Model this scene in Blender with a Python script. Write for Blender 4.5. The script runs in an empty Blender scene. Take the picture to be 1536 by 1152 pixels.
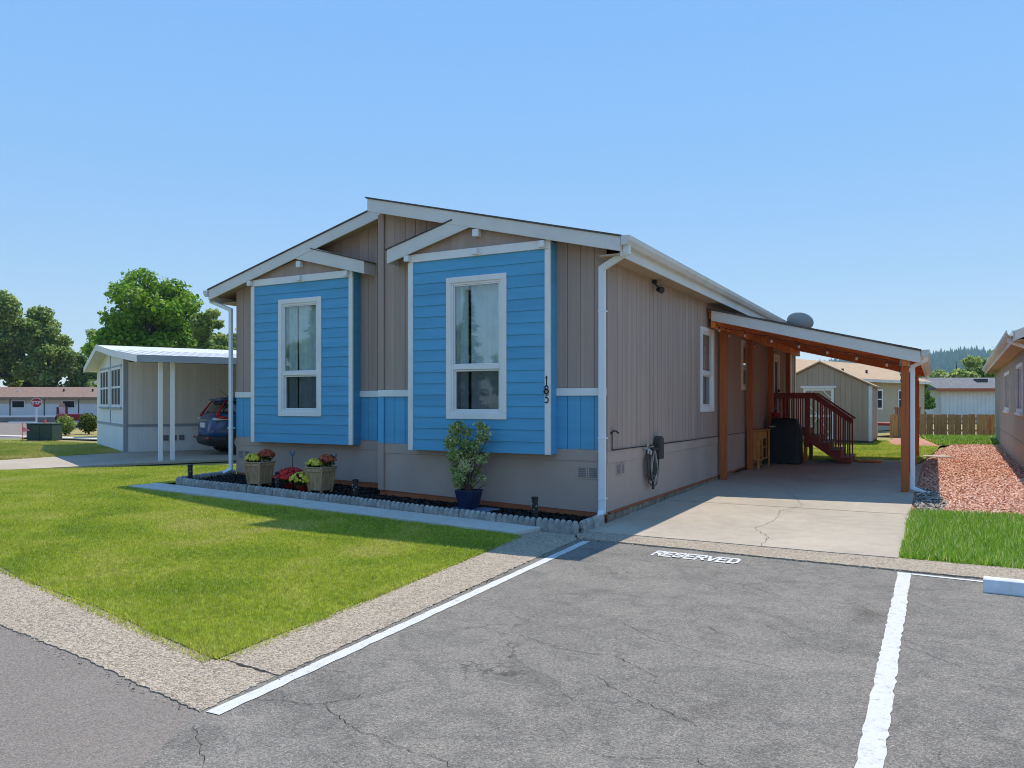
import bpy, bmesh, math, random
import numpy as np
from mathutils import Vector
random.seed(7); RNG = np.random.default_rng(11)
R = math.radians
scene = bpy.context.scene
col = scene.collection

# ------------------------------------------------------------------ camera, sky, sun, exposure
cd = bpy.data.cameras.new('camera'); cam = bpy.data.objects.new('camera', cd); col.objects.link(cam)
cam.location = (3.982, -10.019, 1.65); cam.rotation_euler = (R(90), 0, R(28.65))
cd.sensor_width = 36.0; cd.lens = 36.0 * 1161 / 1536; cd.shift_y = 28 / 1536
cd.clip_start = 0.05; cd.clip_end = 8000
scene.camera = cam
CAM = cam.location.copy()

GAM, SAT, VAL = .07, 10.0, 2.95
SUN_EL = R(60.5); SUN_AZ = math.atan2(-0.062, 0.562)       # azimuth from +Y towards +X
world = bpy.data.worlds.new('World'); scene.world = world; world.use_nodes = True
wn = world.node_tree.nodes; wl = world.node_tree.links
bg = wn['Background']; sky = wn.new('ShaderNodeTexSky'); sky.sky_type = 'NISHITA'; sky.sun_disc = False
sky.sun_elevation = SUN_EL; sky.sun_rotation = SUN_AZ
sky.air_density = 0.8; sky.dust_density = 0.0; sky.ozone_density = 1.2; sky.altitude = 100
hsv = wn.new('ShaderNodeHueSaturation'); hsv.inputs['Hue'].default_value = .512; hsv.inputs['Saturation'].default_value = SAT; hsv.inputs['Value'].default_value = VAL
gam = wn.new('ShaderNodeGamma'); gam.inputs[1].default_value = GAM
wl.new(sky.outputs[0], gam.inputs[0]); wl.new(gam.outputs[0], hsv.inputs['Color']); wl.new(hsv.outputs[0], bg.inputs[0]); bg.inputs[1].default_value = 0.15
sd = bpy.data.lights.new('sun', 'SUN'); sun = bpy.data.objects.new('sun', sd); col.objects.link(sun)
sd.energy = 2.65; sd.angle = R(0.53); sd.color = (1.0, 0.91, 0.77)
sdir = Vector((math.sin(SUN_AZ) * math.cos(SUN_EL), math.cos(SUN_AZ) * math.cos(SUN_EL), math.sin(SUN_EL)))
sun.rotation_euler = sdir.to_track_quat('Z', 'Y').to_euler(); sun.location = (0, 0, 60)
vs = scene.view_settings; vs.view_transform = 'Standard'; vs.look = 'None'; vs.exposure = 0.95; vs.gamma = 1.0
scene.render.engine = 'CYCLES'
cy = scene.cycles; cy.use_denoising = True; cy.denoising_prefilter = 'ACCURATE'; cy.filter_width = 1.0; cy.max_bounces = 10; cy.transparent_max_bounces = 24
cy.diffuse_bounces = 6; cy.glossy_bounces = 4; cy.transmission_bounces = 4; cy.volume_bounces = 0
cy.sample_clamp_indirect = 10.0; cy.caustics_reflective = False; cy.caustics_refractive = False

# ------------------------------------------------------------------ terrain
def clamp(v, a=0.0, b=1.0): return max(a, min(b, v))
def ss(t): t = clamp(t); return t * t * (3 - 2 * t)
def gz(x, y): return 0.026 * clamp(-x, 0, 8.5) + 0.05 * clamp(y / 5) * clamp((x + 8) / 7)
def gzn(x, y): return 0.026 * np.clip(-x, 0, 8.5) + 0.05 * np.clip(y / 5, 0, 1) * np.clip((x + 8) / 7, 0, 1)

# ------------------------------------------------------------------ materials
MATS = {}
def newmat(name):
    m = bpy.data.materials.new(name); m.use_nodes = True; MATS[name] = m
    n = m.node_tree.nodes; l = m.node_tree.links
    return m, n, l, n['Principled BSDF']
def ramp(n, stops):
    r = n.new('ShaderNodeValToRGB'); e = r.color_ramp.elements
    e[0].position = stops[0][0]; e[0].color = (*stops[0][1], 1)
    e[1].position = stops[-1][0]; e[1].color = (*stops[-1][1], 1)
    for p, c in stops[1:-1]:
        k = e.new(p); k.color = (*c, 1)
    return r
def pos_map(n, l, scale=(1, 1, 1)):
    g = n.new('ShaderNodeNewGeometry'); mp = n.new('ShaderNodeMapping'); mp.inputs['Scale'].default_value = scale
    l.new(g.outputs['Position'], mp.inputs['Vector']); return mp.outputs[0]
def noise(n, l, vec, scale, detail=4, rough=.55, dist=0):
    t = n.new('ShaderNodeTexNoise'); t.inputs['Scale'].default_value = scale; t.inputs['Detail'].default_value = detail
    t.inputs['Roughness'].default_value = rough; t.inputs['Distortion'].default_value = dist
    l.new(vec, t.inputs['Vector']); return t.outputs['Fac']
def mixc(n, l, fac, a, b, mode='MIX'):
    m = n.new('ShaderNodeMix'); m.data_type = 'RGBA'; m.blend_type = mode
    for sock, v in ((m.inputs[0], fac), (m.inputs[6], a), (m.inputs[7], b)):
        if hasattr(v, 'is_linked') or hasattr(v, 'links'): l.new(v, sock)
        elif isinstance(v, (int, float)): sock.default_value = v
        else: sock.default_value = (*v, 1)
    return m.outputs[2]
def math_n(n, l, op, a, b=0.0, cl=False):
    m = n.new('ShaderNodeMath'); m.operation = op; m.use_clamp = cl
    for s, v in ((m.inputs[0], a), (m.inputs[1], b)):
        if hasattr(v, 'links'): l.new(v, s)
        else: s.default_value = v
    return m.outputs[0]
def bump(n, l, bs, h, strength, dist=.01):
    b = n.new('ShaderNodeBump'); b.inputs['Strength'].default_value = strength; b.inputs['Distance'].default_value = dist
    l.new(h, b.inputs['Height']); l.new(b.outputs[0], bs.inputs['Normal'])
def pm(name, c, r=.6, ns=3.0, na=.12, bs=60, ba=.15, orand=.0, stretch=(1, 1, 1), metal=0, spec=.4, bd=.004, dirt_sheen=None):
    m, n, l, b = newmat(name)
    v = pos_map(n, l, stretch)
    f = noise(n, l, v, ns)
    lo = tuple(x * (1 - na) for x in c); hi = tuple(min(1, x * (1 + na)) for x in c)
    rr = ramp(n, [(.3, lo), (.7, hi)]); l.new(f, rr.inputs[0]); out = rr.outputs[0]
    if dirt_sheen:
        f2 = noise(n, l, v, dirt_sheen[1], 6, .65); r2 = ramp(n, [(.48, (0, 0, 0)), (.75, (1, 1, 1))]); l.new(f2, r2.inputs[0])
        k = math_n(n, l, 'MULTIPLY', r2.outputs[0], dirt_sheen[2]); out = mixc(n, l, k, out, dirt_sheen[0])
    if orand:
        oi = n.new('ShaderNodeObjectInfo'); hs = n.new('ShaderNodeHueSaturation')
        mr = n.new('ShaderNodeMapRange'); mr.inputs[3].default_value = 1 - orand; mr.inputs[4].default_value = 1 + orand
        l.new(oi.outputs['Random'], mr.inputs[0]); l.new(mr.outputs[0], hs.inputs['Value']); l.new(out, hs.inputs['Color']); out = hs.outputs[0]
    l.new(out, b.inputs['Base Color'])
    b.inputs['Roughness'].default_value = r; b.inputs['Metallic'].default_value = metal; b.inputs['Specular IOR Level'].default_value = spec
    if ba: bump(n, l, b, noise(n, l, v, bs, 5, .6), ba, bd)
    return m

TAUPE = pm('taupe_siding', (.405, .304, .256), .7, 1.2, .09, 30, .4, .06, (6, 6, .35), dirt_sheen=((.33, .25, .212), 1.4, .55))  # streaks and board-to-board tone put the side wall's sheen into the colour
TAUPE_S = pm('taupe_skirt', (.45, .342, .29), .75, 1.0, .08, 130, .5, .02, dirt_sheen=((.37, .285, .242), 1.1, .6))
BLUE = pm('blue_siding', (.095, .365, .60), .6, 1.6, .09, 40, .35, .045, (.6, .6, 6))
WHITE = pm('white_trim', (.80, .80, .80), .5, 2.0, .04, 40, .12, .0, dirt_sheen=((.60, .59, .56), 2.2, .35))
FASCIA = pm('fascia_paint', (.70, .69, .66), .55, 1.3, .05, 40, .15, 0, dirt_sheen=((.60, .58, .55), 1.6, .5))
GUTTER = pm('gutter_enamel', (.66, .66, .64), .4, 2, .05, 20, .05, dirt_sheen=((.42, .38, .30), 2.5, .55))
DSP = pm('downspout_enamel', (.76, .79, .82), .38, 2, .03, 20, .03)
SOFFIT = pm('soffit_paint', (.46, .34, .24), .75, 1, .08, 50, .2)
SHINGLE = pm('roof_shingle', (.10, .09, .085), .95, 8, .3, 90, .8)
REDWOOD = pm('redwood_board', (.36, .105, .042), .7, 2, .25, 30, .5, .05, (.5, .5, 9))
CEDAR = pm('stained_cedar', (.70, .215, .05), .6, 2.2, .28, 35, .45, .10, (1, 1, 1), dirt_sheen=((.22, .06, .018), 5, .55))
CEDARP = pm('stained_post', (.50, .135, .035), .62, 2.0, .28, 30, .5, .10, (14, 14, .7), dirt_sheen=((.21, .065, .02), 2, .5))
DECKRED = pm('deck_red', (.26, .03, .024), .55, 3, .2, 40, .3, .06)
FENCEW = pm('fence_wood', (.46, .25, .10), .85, 3, .35, 35, .6, .18, (9, 9, .8))
PLANTW = pm('planter_wood', (.48, .31, .165), .8, 3, .3, 40, .6, .08, (12, 12, 1.2), dirt_sheen=((.22, .15, .09), 4, .6))
BAMBOO = pm('bamboo_wood', (.56, .25, .06), .5, 4, .25, 40, .3, .06, (8, 8, 1))
BLACKV = pm('grill_cover', (.006, .007, .012), .55, 4, .3, 14, .4, bd=.02)
DARKM = pm('dark_metal', (.02, .02, .022), .45, 4, .2, 60, .2)
DGREY = pm('dark_grey_plastic', (.05, .045, .042), .6, 4, .2, 60, .2)
HOSE = pm('hose_rubber', (.075, .07, .065), .5, 6, .25, 60, .1)
HOSE2 = pm('hose_pale', (.30, .28, .25), .5, 6, .2, 60, .1)
BRASS = pm('brass_metal', (.45, .42, .38), .35, 4, .1, 40, .05, metal=.8)
NAVY = pm('navy_glaze', (.014, .026, .075), .35, 5, .3, 30, .1)
BLUEST = pm('blue_stone', (.10, .155, .23), .8, 5, .25, 40, .5)
EDGEC = pm('edging_concrete', (.36, .35, .33), .95, 9, .3, 70, 1.0, .12, bd=.01, dirt_sheen=((.18, .18, .15), 6, .6))
BRICKM = pm('foundation_block', (.26, .20, .145), .95, 7, .4, 60, .8, .22)
BLACKP = pm('black_paint', (.01, .01, .012), .4, 4, .1, 60, .1)
CURT = pm('curtain_fabric', (.80, .84, .84), .9, 5, .08, 60, .1)
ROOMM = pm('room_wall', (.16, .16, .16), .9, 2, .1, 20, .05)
DISHM = pm('dish_grey', (.36, .40, .40), .5, 3, .1, 30, .05)
BULB = pm('bulb_glass', (.62, .42, .34), .25, 4, .1, 30, 0)
GALV = pm('galvanised', (.45, .46, .47), .45, 6, .15, 40, .1, metal=.5)
STEMM = pm('bark_stem', (.09, .055, .04), .9, 8, .3, 60, .5)
BARK = pm('tree_bark', (.085, .065, .05), .95, 6, .35, 20, .8, bd=.03)
REDPL = pm('red_plastic', (.42, .015, .02), .4, 4, .1, 30, .05)
VENT = pm('vent_screen', (.19, .18, .19), .7, 6, .2, 100, .3)
NBW = pm('neighbour_white', (.82, .82, .82), .6, 1.5, .05, 30, .15, .02, (3, 3, .4))
NBG = pm('neighbour_grey_trim', (.34, .37, .41), .6, 2, .08, 30, .1)
NBC = pm('neighbour_side', (.80, .76, .70), .6, 1.5, .06, 30, .15, .02, (3, 3, .4))
METALR = pm('white_metal_roof', (.70, .70, .70), .4, 2, .06, 12, .1, dirt_sheen=((.5, .47, .42), 1.5, .4))
TANROOF = pm('tan_shingle', (.46, .32, .20), .95, 4, .16, 40, .5)
BRNROOF = pm('brown_shingle', (.26, .17, .14), .95, 4, .2, 40, .5)
GREYROOF = pm('grey_shingle', (.17, .17, .18), .95, 4, .25, 30, .6)
TANW = pm('tan_siding', (.43, .33, .245), .75, 1.5, .08, 30, .3, .03, (6, 6, .4))
BEIGE = pm('beige_siding', (.45, .39, .29), .75, 1.5, .06, 30, .2, .02)
GREYH = pm('greige_siding', (.38, .33, .27), .75, 1.2, .06, 30, .25, .02)
CREAMW = pm('cream_wall', (.55, .50, .36), .8, 1.5, .06, 30, .1)
PALEW = pm('pale_wall', (.68, .70, .73), .8, 1.5, .05, 30, .1)
CARBLUE = pm('car_paint', (.006, .055, .20), .18, 3, .05, 20, 0, spec=.7)
TYRE = pm('tyre_rubber', (.012, .012, .013), .85, 6, .2, 60, .3)
CARBLK = pm('car_black_trim', (.018, .018, .02), .5, 4, .2, 50, .1)
CARRED = pm('tail_light_red', (.48, .012, .014), .15, 4, .1, 30, 0)
CARWHT = pm('tail_light_clear', (.70, .68, .66), .2, 4, .1, 30, 0)
CHROME = pm('chrome', (.7, .7, .72), .15, 4, .02, 30, 0, metal=1)
CARGL = pm('car_glass', (.012, .016, .018), .06, 4, .05, 30, 0, spec=.9)
SIGNRED = pm('sign_red', (.45, .01, .02), .4, 4, .1, 30, 0)
SIGNWH = pm('sign_white', (.8, .8, .8), .5, 4, .05, 30, 0)
ORANGE = pm('cone_orange', (.75, .12, .05), .5, 4, .1, 30, 0)
PINK = pm('flag_pink', (.80, .22, .30), .7, 4, .1, 30, 0)
UTIL = pm('utility_green', (.028, .055, .042), .55, 3, .15, 30, .1)
MAROON = pm('maroon_paint', (.12, .018, .03), .55, 3, .15, 30, .1)
GREYWALL = pm('grey_block_wall', (.19, .19, .20), .9, 2, .15, 20, .4)
DKGLASS = pm('dark_glass', (.02, .024, .028), .5, 3, .1, 20, 0, spec=.05)
STONEP = pm('stone_paver', (.40, .36, .31), .9, 6, .2, 50, .6)
SCREENW = pm('door_white', (.6, .6, .6), .5, 3, .05, 30, .05)

def glass_mat(name, tint, base):
    m = bpy.data.materials.new(name); m.use_nodes = True; n = m.node_tree.nodes; l = m.node_tree.links
    n.clear(); o = n.new('ShaderNodeOutputMaterial'); mx = n.new('ShaderNodeMixShader')
    t = n.new('ShaderNodeBsdfTransparent'); t.inputs[0].default_value = (*tint, 1)
    g = n.new('ShaderNodeBsdfGlossy'); g.inputs['Roughness'].default_value = .015; g.inputs[0].default_value = (.95, .97, 1, 1)
    lw = n.new('ShaderNodeLayerWeight'); lw.inputs[0].default_value = .5; fr = n.new('ShaderNodeMath'); fr.operation = 'POWER'; fr.inputs[1].default_value = 5.0; l.new(lw.outputs['Facing'], fr.inputs[0])
    a = n.new('ShaderNodeMath'); a.operation = 'ADD'; a.use_clamp = True; a.inputs[1].default_value = base; l.new(fr.outputs[0], a.inputs[0])
    v = pos_map(n, l); f = noise(n, l, v, 1.3, 2); bp = n.new('ShaderNodeBump'); bp.inputs['Strength'].default_value = .05; bp.inputs['Distance'].default_value = .02
    l.new(f, bp.inputs['Height']); l.new(bp.outputs[0], g.inputs['Normal'])
    l.new(a.outputs[0], mx.inputs[0]); l.new(t.outputs[0], mx.inputs[1]); l.new(g.outputs[0], mx.inputs[2]); l.new(mx.outputs[0], o.inputs[0])
    return m
GLASS = glass_mat('window_glass', (.86, .92, .92), .105)
SCRGL = glass_mat('screened_glass', (.62, .65, .67), .05)

def ground_mat(name, stops, s_fine, s_big, spk=None, bumpa=.6, bd=.008, rough=.92, big=.35, vor=None, crack=None, stain=False):
    m, n, l, b = newmat(name); v = pos_map(n, l)
    f = noise(n, l, v, s_fine, 6, .7); r = ramp(n, stops); l.new(f, r.inputs[0]); out = r.outputs[0]
    bigf = noise(n, l, v, s_big, 5, .6, .4); br = ramp(n, [(.3, (1 - big,) * 3), (.72, (1 + big * .55,) * 3)]); l.new(bigf, br.inputs[0])
    out = mixc(n, l, 1.0, out, br.outputs[0], 'MULTIPLY')
    h = f
    if vor:
        vt = n.new('ShaderNodeTexVoronoi'); vt.inputs['Scale'].default_value = vor[0]; l.new(v, vt.inputs['Vector'])
        sx = n.new('ShaderNodeSeparateColor'); l.new(vt.outputs['Color'], sx.inputs[0])
        vr = ramp(n, vor[1]); l.new(sx.outputs[0], vr.inputs[0])
        out = mixc(n, l, vor[2], out, vr.outputs[0])
        h = math_n(n, l, 'SUBTRACT', math_n(n, l, 'MULTIPLY', f, .6), vt.outputs['Distance'])
    if spk:
        s = noise(n, l, v, spk[0], 2, .5); sr = ramp(n, [(spk[1], (0, 0, 0)), (spk[1] + .04, (1, 1, 1))]); l.new(s, sr.inputs[0])
        out = mixc(n, l, math_n(n, l, 'MULTIPLY', sr.outputs[0], spk[3]), out, spk[2])
    if stain:
        sf = noise(n, l, v, 2.6, 7, .72, 1.2); sr = ramp(n, [(.38, (.80,) * 3), (.5, (1, 1, 1)), (.62, (1.12, 1.10, 1.08))]); l.new(sf, sr.inputs[0]); out = mixc(n, l, 1.0, out, sr.outputs[0], 'MULTIPLY')
        of = noise(n, l, v, 1.1, 3, .5, .2); orr = ramp(n, [(.66, (1, 1, 1)), (.74, (.72, .70, .68))]); l.new(of, orr.inputs[0]); out = mixc(n, l, 1.0, out, orr.outputs[0], 'MULTIPLY')
    if crack:
        wv = n.new('ShaderNodeTexNoise'); wv.inputs['Scale'].default_value = 5; wv.inputs['Detail'].default_value = 5; l.new(v, wv.inputs['Vector'])
        ad = n.new('ShaderNodeMix'); ad.data_type = 'VECTOR'; ad.inputs[0].default_value = .16; l.new(v, ad.inputs[4]); l.new(wv.outputs['Color'], ad.inputs[5])
        ve = n.new('ShaderNodeTexVoronoi'); ve.feature = 'DISTANCE_TO_EDGE'; ve.inputs['Scale'].default_value = crack[0]; l.new(ad.outputs[1], ve.inputs['Vector'])
        cr = ramp(n, [(.0, (1, 1, 1)), (.011, (0, 0, 0))]); l.new(ve.outputs['Distance'], cr.inputs[0])
        mk = ramp(n, [(.50, (0, 0, 0)), (.60, (1, 1, 1))]); l.new(noise(n, l, v, .9, 3), mk.inputs[0])
        k = math_n(n, l, 'MULTIPLY', math_n(n, l, 'MULTIPLY', cr.outputs[0], mk.outputs[0]), .75); out = mixc(n, l, k, out, (.045, .042, .038))
    l.new(out, b.inputs['Base Color']); b.inputs['Roughness'].default_value = rough; b.inputs['Specular IOR Level'].default_value = .25
    bump(n, l, b, h, bumpa, bd)
    return m
G3 = lambda a: (a * 1.12, a * 1.03, a * .92)
ASPH_P = ground_mat('parking_asphalt', [(.25, G3(.11)), (.45, G3(.165)), (.75, G3(.235))], 85, .8, (120, .66, (.54, .50, .45), .8), .6, .006, vor=(115, [(0, G3(.06)), (.3, G3(.14)), (.65, G3(.20)), (1, G3(.33))], .5), big=.26, crack=(1.9, .35), stain=True)
ASPH_S = ground_mat('street_asphalt', [(.25, (.175, .150, .132)), (.75, (.285, .248, .22))], 75, .5, (110, .68, (.45, .41, .37), .6), .6, .007, vor=(125, [(0, (.11, .095, .084)), (.5, (.215, .186, .165)), (1, (.33, .288, .256))], .5), big=.2)
AGGR = ground_mat('exposed_aggregate', [(.2, (.20, .155, .11)), (.5, (.40, .325, .245)), (.8, (.58, .49, .38))], 45, 1.3, (120, .66, (.62, .58, .5), .6), 1.0, .012, vor=(78, [(0, (.13, .105, .08)), (.4, (.40, .33, .25)), (1, (.72, .62, .50))], .6), big=.2)
CONC = ground_mat('carport_concrete', [(.25, (.37, .315, .25)), (.75, (.50, .43, .345))], 5, .55, None, .25, .004, big=.20, vor=(160, [(0, (.33, .29, .23)), (1, (.50, .45, .38))], .22))
CONCW = ground_mat('path_concrete', [(.25, (.52, .49, .44)), (.75, (.66, .62, .56))], 8, 1.0, None, .25, .004, big=.12)
SOIL = ground_mat('lawn_soil', [(.25, (.14, .22, .012)), (.75, (.30, .36, .04))], 30, 1.0, None, .8, .02)
DRYG = ground_mat('dry_ground', [(.25, (.20, .20, .06)), (.5, (.34, .29, .12)), (.75, (.46, .36, .18))], 6, .12, None, .8, .03, big=.3)
BLKM = ground_mat('black_mulch_soil', [(.25, (.006, .006, .007)), (.75, (.022, .02, .02))], 30, 2, None, 1.0, .03)
REDS = ground_mat('red_mulch_soil', [(.25, (.42, .18, .11)), (.75, (.62, .34, .23))], 30, 2, None, 1.0, .02)
GRAVL = ground_mat('pale_gravel', [(.25, (.20, .18, .15)), (.75, (.45, .41, .35))], 50, 2, None, 1.0, .02, vor=(45, [(0, (.12, .11, .10)), (1, (.52, .48, .42))], .6))
def paint_mat():
    m, n, l, b = newmat('road_paint'); v = pos_map(n, l)
    f = noise(n, l, v, 28, 6, .75); r = ramp(n, [(.33, (.26, .25, .24)), (.43, (.54, .54, .53)), (.7, (.62, .62, .61))]); l.new(f, r.inputs[0])
    l.new(r.outputs[0], b.inputs['Base Color']); b.inputs['Roughness'].default_value = .8; bump(n, l, b, noise(n, l, v, 90, 4), .5, .006); return m
PAINT = paint_mat()
CRACK = pm('crack_dark', (.035, .033, .03), 1, 20, .3, 60, 0, spec=.05)  # plain dark colour for cracks and slab joints
TAR = pm('tar_smear', (.085, .086, .09), .8, 6, .3, 80, .4)

def leaf_mat(name, stops, trans=.35, patch=None, rough=.5, patch2=None):
    m, n, l, b = newmat(name)
    a = n.new('ShaderNodeAttribute'); a.attribute_name = 'rnd'; r = ramp(n, stops); l.new(a.outputs['Fac'], r.inputs[0]); out = r.outputs[0]
    if patch:
        v = pos_map(n, l); f = noise(n, l, v, patch[0], 4, .6, .6); pr = ramp(n, patch[1]); l.new(f, pr.inputs[0])
        out = mixc(n, l, patch[2], out, pr.outputs[0])
        if patch2:
            f2 = noise(n, l, v, patch2[0], 5, .65); p2 = ramp(n, [(.33, (1 - patch2[1],) * 3), (.68, (1 + patch2[1] * .6,) * 3)]); l.new(f2, p2.inputs[0]); out = mixc(n, l, 1.0, out, p2.outputs[0], 'MULTIPLY')
    l.new(out, b.inputs['Base Color']); b.inputs['Roughness'].default_value = rough; b.inputs['Specular IOR Level'].default_value = .25
    t = n.new('ShaderNodeBsdfTranslucent'); l.new(out, t.inputs[0]); mx = n.new('ShaderNodeMixShader'); mx.inputs[0].default_value = trans
    l.new(b.outputs[0], mx.inputs[1]); l.new(t.outputs[0], mx.inputs[2]); l.new(mx.outputs[0], n['Material Output'].inputs[0])
    return m
GRASS = leaf_mat('lawn_grass', [(0, (.12, .20, .010)), (.22, (.32, .44, .022)), (.55, (.58, .62, .07)), (.82, (.80, .77, .24)), (1, (.90, .82, .52))], .5,
                 (.8, [(.30, (.15, .33, .012)), (.42, (.36, .50, .02)), (.53, (.62, .66, .06)), (.64, (.84, .74, .22)), (.76, (.90, .74, .38))], .45), patch2=(22, .42))
GRASS_R = leaf_mat('tall_grass', [(0, (.08, .22, .012)), (.5, (.24, .44, .03)), (.85, (.46, .60, .12)), (1, (.80, .78, .45))], .5)
GRASS_D = leaf_mat('dry_lawn_grass', [(0, (.22, .27, .03)), (.5, (.45, .44, .09)), (1, (.72, .60, .28))], .4,
                   (.35, [(.35, (.20, .32, .02)), (.5, (.46, .46, .10)), (.65, (.76, .60, .28))], .6))
MAPLE = leaf_mat('maple_leaves', [(0, (.09, .20, .012)), (.6, (.22, .40, .03)), (1, (.38, .54, .09))], .45)
OAKL = leaf_mat('alder_leaves', [(0, (.13, .22, .04)), (.6, (.32, .43, .10)), (1, (.54, .60, .26))], .55)
CONIF = leaf_mat('conifer_needles', [(0, (.06, .11, .05)), (.6, (.12, .19, .09)), (1, (.20, .27, .14))], .25)
FOREST = leaf_mat('forest_needles', [(0, (.04, .10, .03)), (.6, (.09, .18, .05)), (1, (.18, .26, .08))], .15)
VARIEG = leaf_mat('variegated_leaves', [(0, (.14, .22, .05)), (.4, (.34, .42, .12)), (.7, (.64, .66, .30)), (1, (.82, .80, .52))], .35)
BUSHL = leaf_mat('bush_leaves', [(0, (.05, .09, .010)), (.6, (.13, .19, .02)), (1, (.28, .30, .04))], .35)
MUMG = leaf_mat('mum_leaves', [(0, (.02, .05, .012)), (.6, (.04, .09, .02)), (1, (.09, .15, .04))], .3)
MUMY = leaf_mat('yellow_petals', [(0, (.55, .42, .015)), (.6, (.85, .68, .04)), (1, (.92, .82, .18))], .3)
MUMR = leaf_mat('rust_petals', [(0, (.30, .04, .025)), (.6, (.55, .09, .04)), (1, (.75, .24, .08))], .3)
MUMRED = leaf_mat('red_petals', [(0, (.6, .01, .015)), (.6, (.88, .025, .025)), (1, (.92, .12, .07))], .3)
CHIPR = leaf_mat('red_bark', [(0, (.42, .16, .09)), (.4, (.72, .36, .24)), (.75, (.86, .56, .42)), (1, (.90, .72, .58))], 0, rough=.9)
CHIPB = leaf_mat('black_bark', [(0, (.004, .004, .005)), (.7, (.014, .013, .014)), (1, (.04, .036, .036))], 0, rough=.8)
GRIT = leaf_mat('dark_grit', [(0, (.03, .027, .024)), (.5, (.12, .105, .09)), (1, (.50, .43, .35))], 0, rough=.9)
PEBB = leaf_mat('pebbles', [(0, (.12, .11, .10)), (.5, (.34, .30, .26)), (1, (.55, .5, .43))], 0, rough=.9)

# ------------------------------------------------------------------ building helpers
def tag(o, label=None, cat=None, group=None, kind=None):
    if label: o['label'] = label
    if cat: o['category'] = cat
    if group: o['group'] = group
    if kind: o['kind'] = kind
    return o
def empty(name, loc=(0, 0, 0), rz=0, label=None, cat=None, group=None):
    o = bpy.data.objects.new(name, None); o.empty_display_size = .2; col.objects.link(o)
    o.location = loc; o.rotation_euler = (0, 0, rz); return tag(o, label, cat, group)
def link(name, me, m, parent=None):
    o = bpy.data.objects.new(name, me); col.objects.link(o)
    if m and not me.materials: me.materials.append(m)
    if parent is not None: o.parent = parent
    return o
class MB:
    def __init__(s, tf=None): s.v = []; s.f = []; s.tf = tf
    def add(s, vs, fs):
        k = len(s.v); s.v += [tuple(p) for p in vs]; s.f += [tuple(i + k for i in f) for f in fs]; return s
    def box(s, a, b):
        (x0, y0, z0), (x1, y1, z1) = a, b
        x0, x1 = sorted((x0, x1)); y0, y1 = sorted((y0, y1)); z0, z1 = sorted((z0, z1))
        return s.add([(x0, y0, z0), (x1, y0, z0), (x1, y1, z0), (x0, y1, z0), (x0, y0, z1), (x1, y0, z1), (x1, y1, z1), (x0, y1, z1)],
                     [(0, 3, 2, 1), (4, 5, 6, 7), (0, 1, 5, 4), (1, 2, 6, 5), (2, 3, 7, 6), (3, 0, 4, 7)])
    def cbox(s, c, d): return s.box([c[i] - d[i] / 2 for i in range(3)], [c[i] + d[i] / 2 for i in range(3)])
    def prism(s, poly, a, b, axis='y'):
        n = len(poly)
        mk = {'y': lambda p, t: (p[0], t, p[1]), 'x': lambda p, t: (t, p[0], p[1]), 'z': lambda p, t: (p[0], p[1], t)}[axis]
        s.add([mk(p, a) for p in poly] + [mk(p, b) for p in poly],
              [tuple(range(n))[::-1], tuple(range(n, 2 * n))] + [(i, (i + 1) % n, n + (i + 1) % n, n + i) for i in range(n)]); return s
    def bar(s, p, q, w, h, up=(0, 0, 1)):
        p = Vector(p); q = Vector(q); d = (q - p).normalized(); u = Vector(up)
        if abs(d.dot(u)) > .98: u = Vector((1, 0, 0))
        sx = d.cross(u).normalized(); sz = sx.cross(d).normalized()
        o = [sx * (i * w / 2) + sz * (j * h / 2) for i, j in ((-1, -1), (1, -1), (1, 1), (-1, 1))]
        return s.add([p + t for t in o] + [q + t for t in o], [(3, 2, 1, 0), (4, 5, 6, 7), (0, 1, 5, 4), (1, 2, 6, 5), (2, 3, 7, 6), (3, 0, 4, 7)])
    def tube(s, pts, r, n=8, cap=True):
        pts = [Vector(p) for p in pts]; rs = r if isinstance(r, (list, tuple)) else [r] * len(pts)
        k = len(s.v); prev = None
        for i, p in enumerate(pts):
            d = (pts[min(i + 1, len(pts) - 1)] - pts[max(i - 1, 0)]); d = d.normalized() if d.length > 1e-9 else Vector((0, 0, 1))
            u = prev if prev is not None else (Vector((1, 0, 0)) if abs(d.x) < .9 else Vector((0, 1, 0)))
            a = (u - d * u.dot(d)); a = a.normalized() if a.length > 1e-6 else d.orthogonal().normalized(); prev = a; bb = d.cross(a)
            for j in range(n):
                t = 2 * math.pi * j / n; s.v.append(tuple(p + (a * math.cos(t) + bb * math.sin(t)) * rs[i]))
        for i in range(len(pts) - 1):
            for j in range(n):
                s.f.append((k + i * n + j, k + i * n + (j + 1) % n, k + (i + 1) * n + (j + 1) % n, k + (i + 1) * n + j))
        if cap:
            s.f.append(tuple(k + j for j in range(n))[::-1]); s.f.append(tuple(k + (len(pts) - 1) * n + j for j in range(n)))
        return s
    def lathe(s, prof, c=(0, 0, 0), n=16):
        return s.tube([(c[0], c[1], c[2] + z) for r, z in prof], [max(r, 1e-4) for r, z in prof], n)
    def ring(s, u0, u1, z0, z1, w, n0, n1):       # rectangular frame in the (u, n, z) frame
        s.box((u0, n0, z0), (u1, n1, z0 + w)); s.box((u0, n0, z1 - w), (u1, n1, z1))
        s.box((u0, n0, z0 + w), (u0 + w, n1, z1 - w)); s.box((u1 - w, n0, z0 + w), (u1, n1, z1 - w)); return s
    def mesh(s, name, fix=True):
        me = bpy.data.meshes.new(name); vs = [s.tf(*p) for p in s.v] if s.tf else s.v
        me.from_pydata(vs, [], s.f)
        if fix:
            bm = bmesh.new(); bm.from_mesh(me); bmesh.ops.recalc_face_normals(bm, faces=bm.faces); bm.to_mesh(me); bm.free()
        return me
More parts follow.
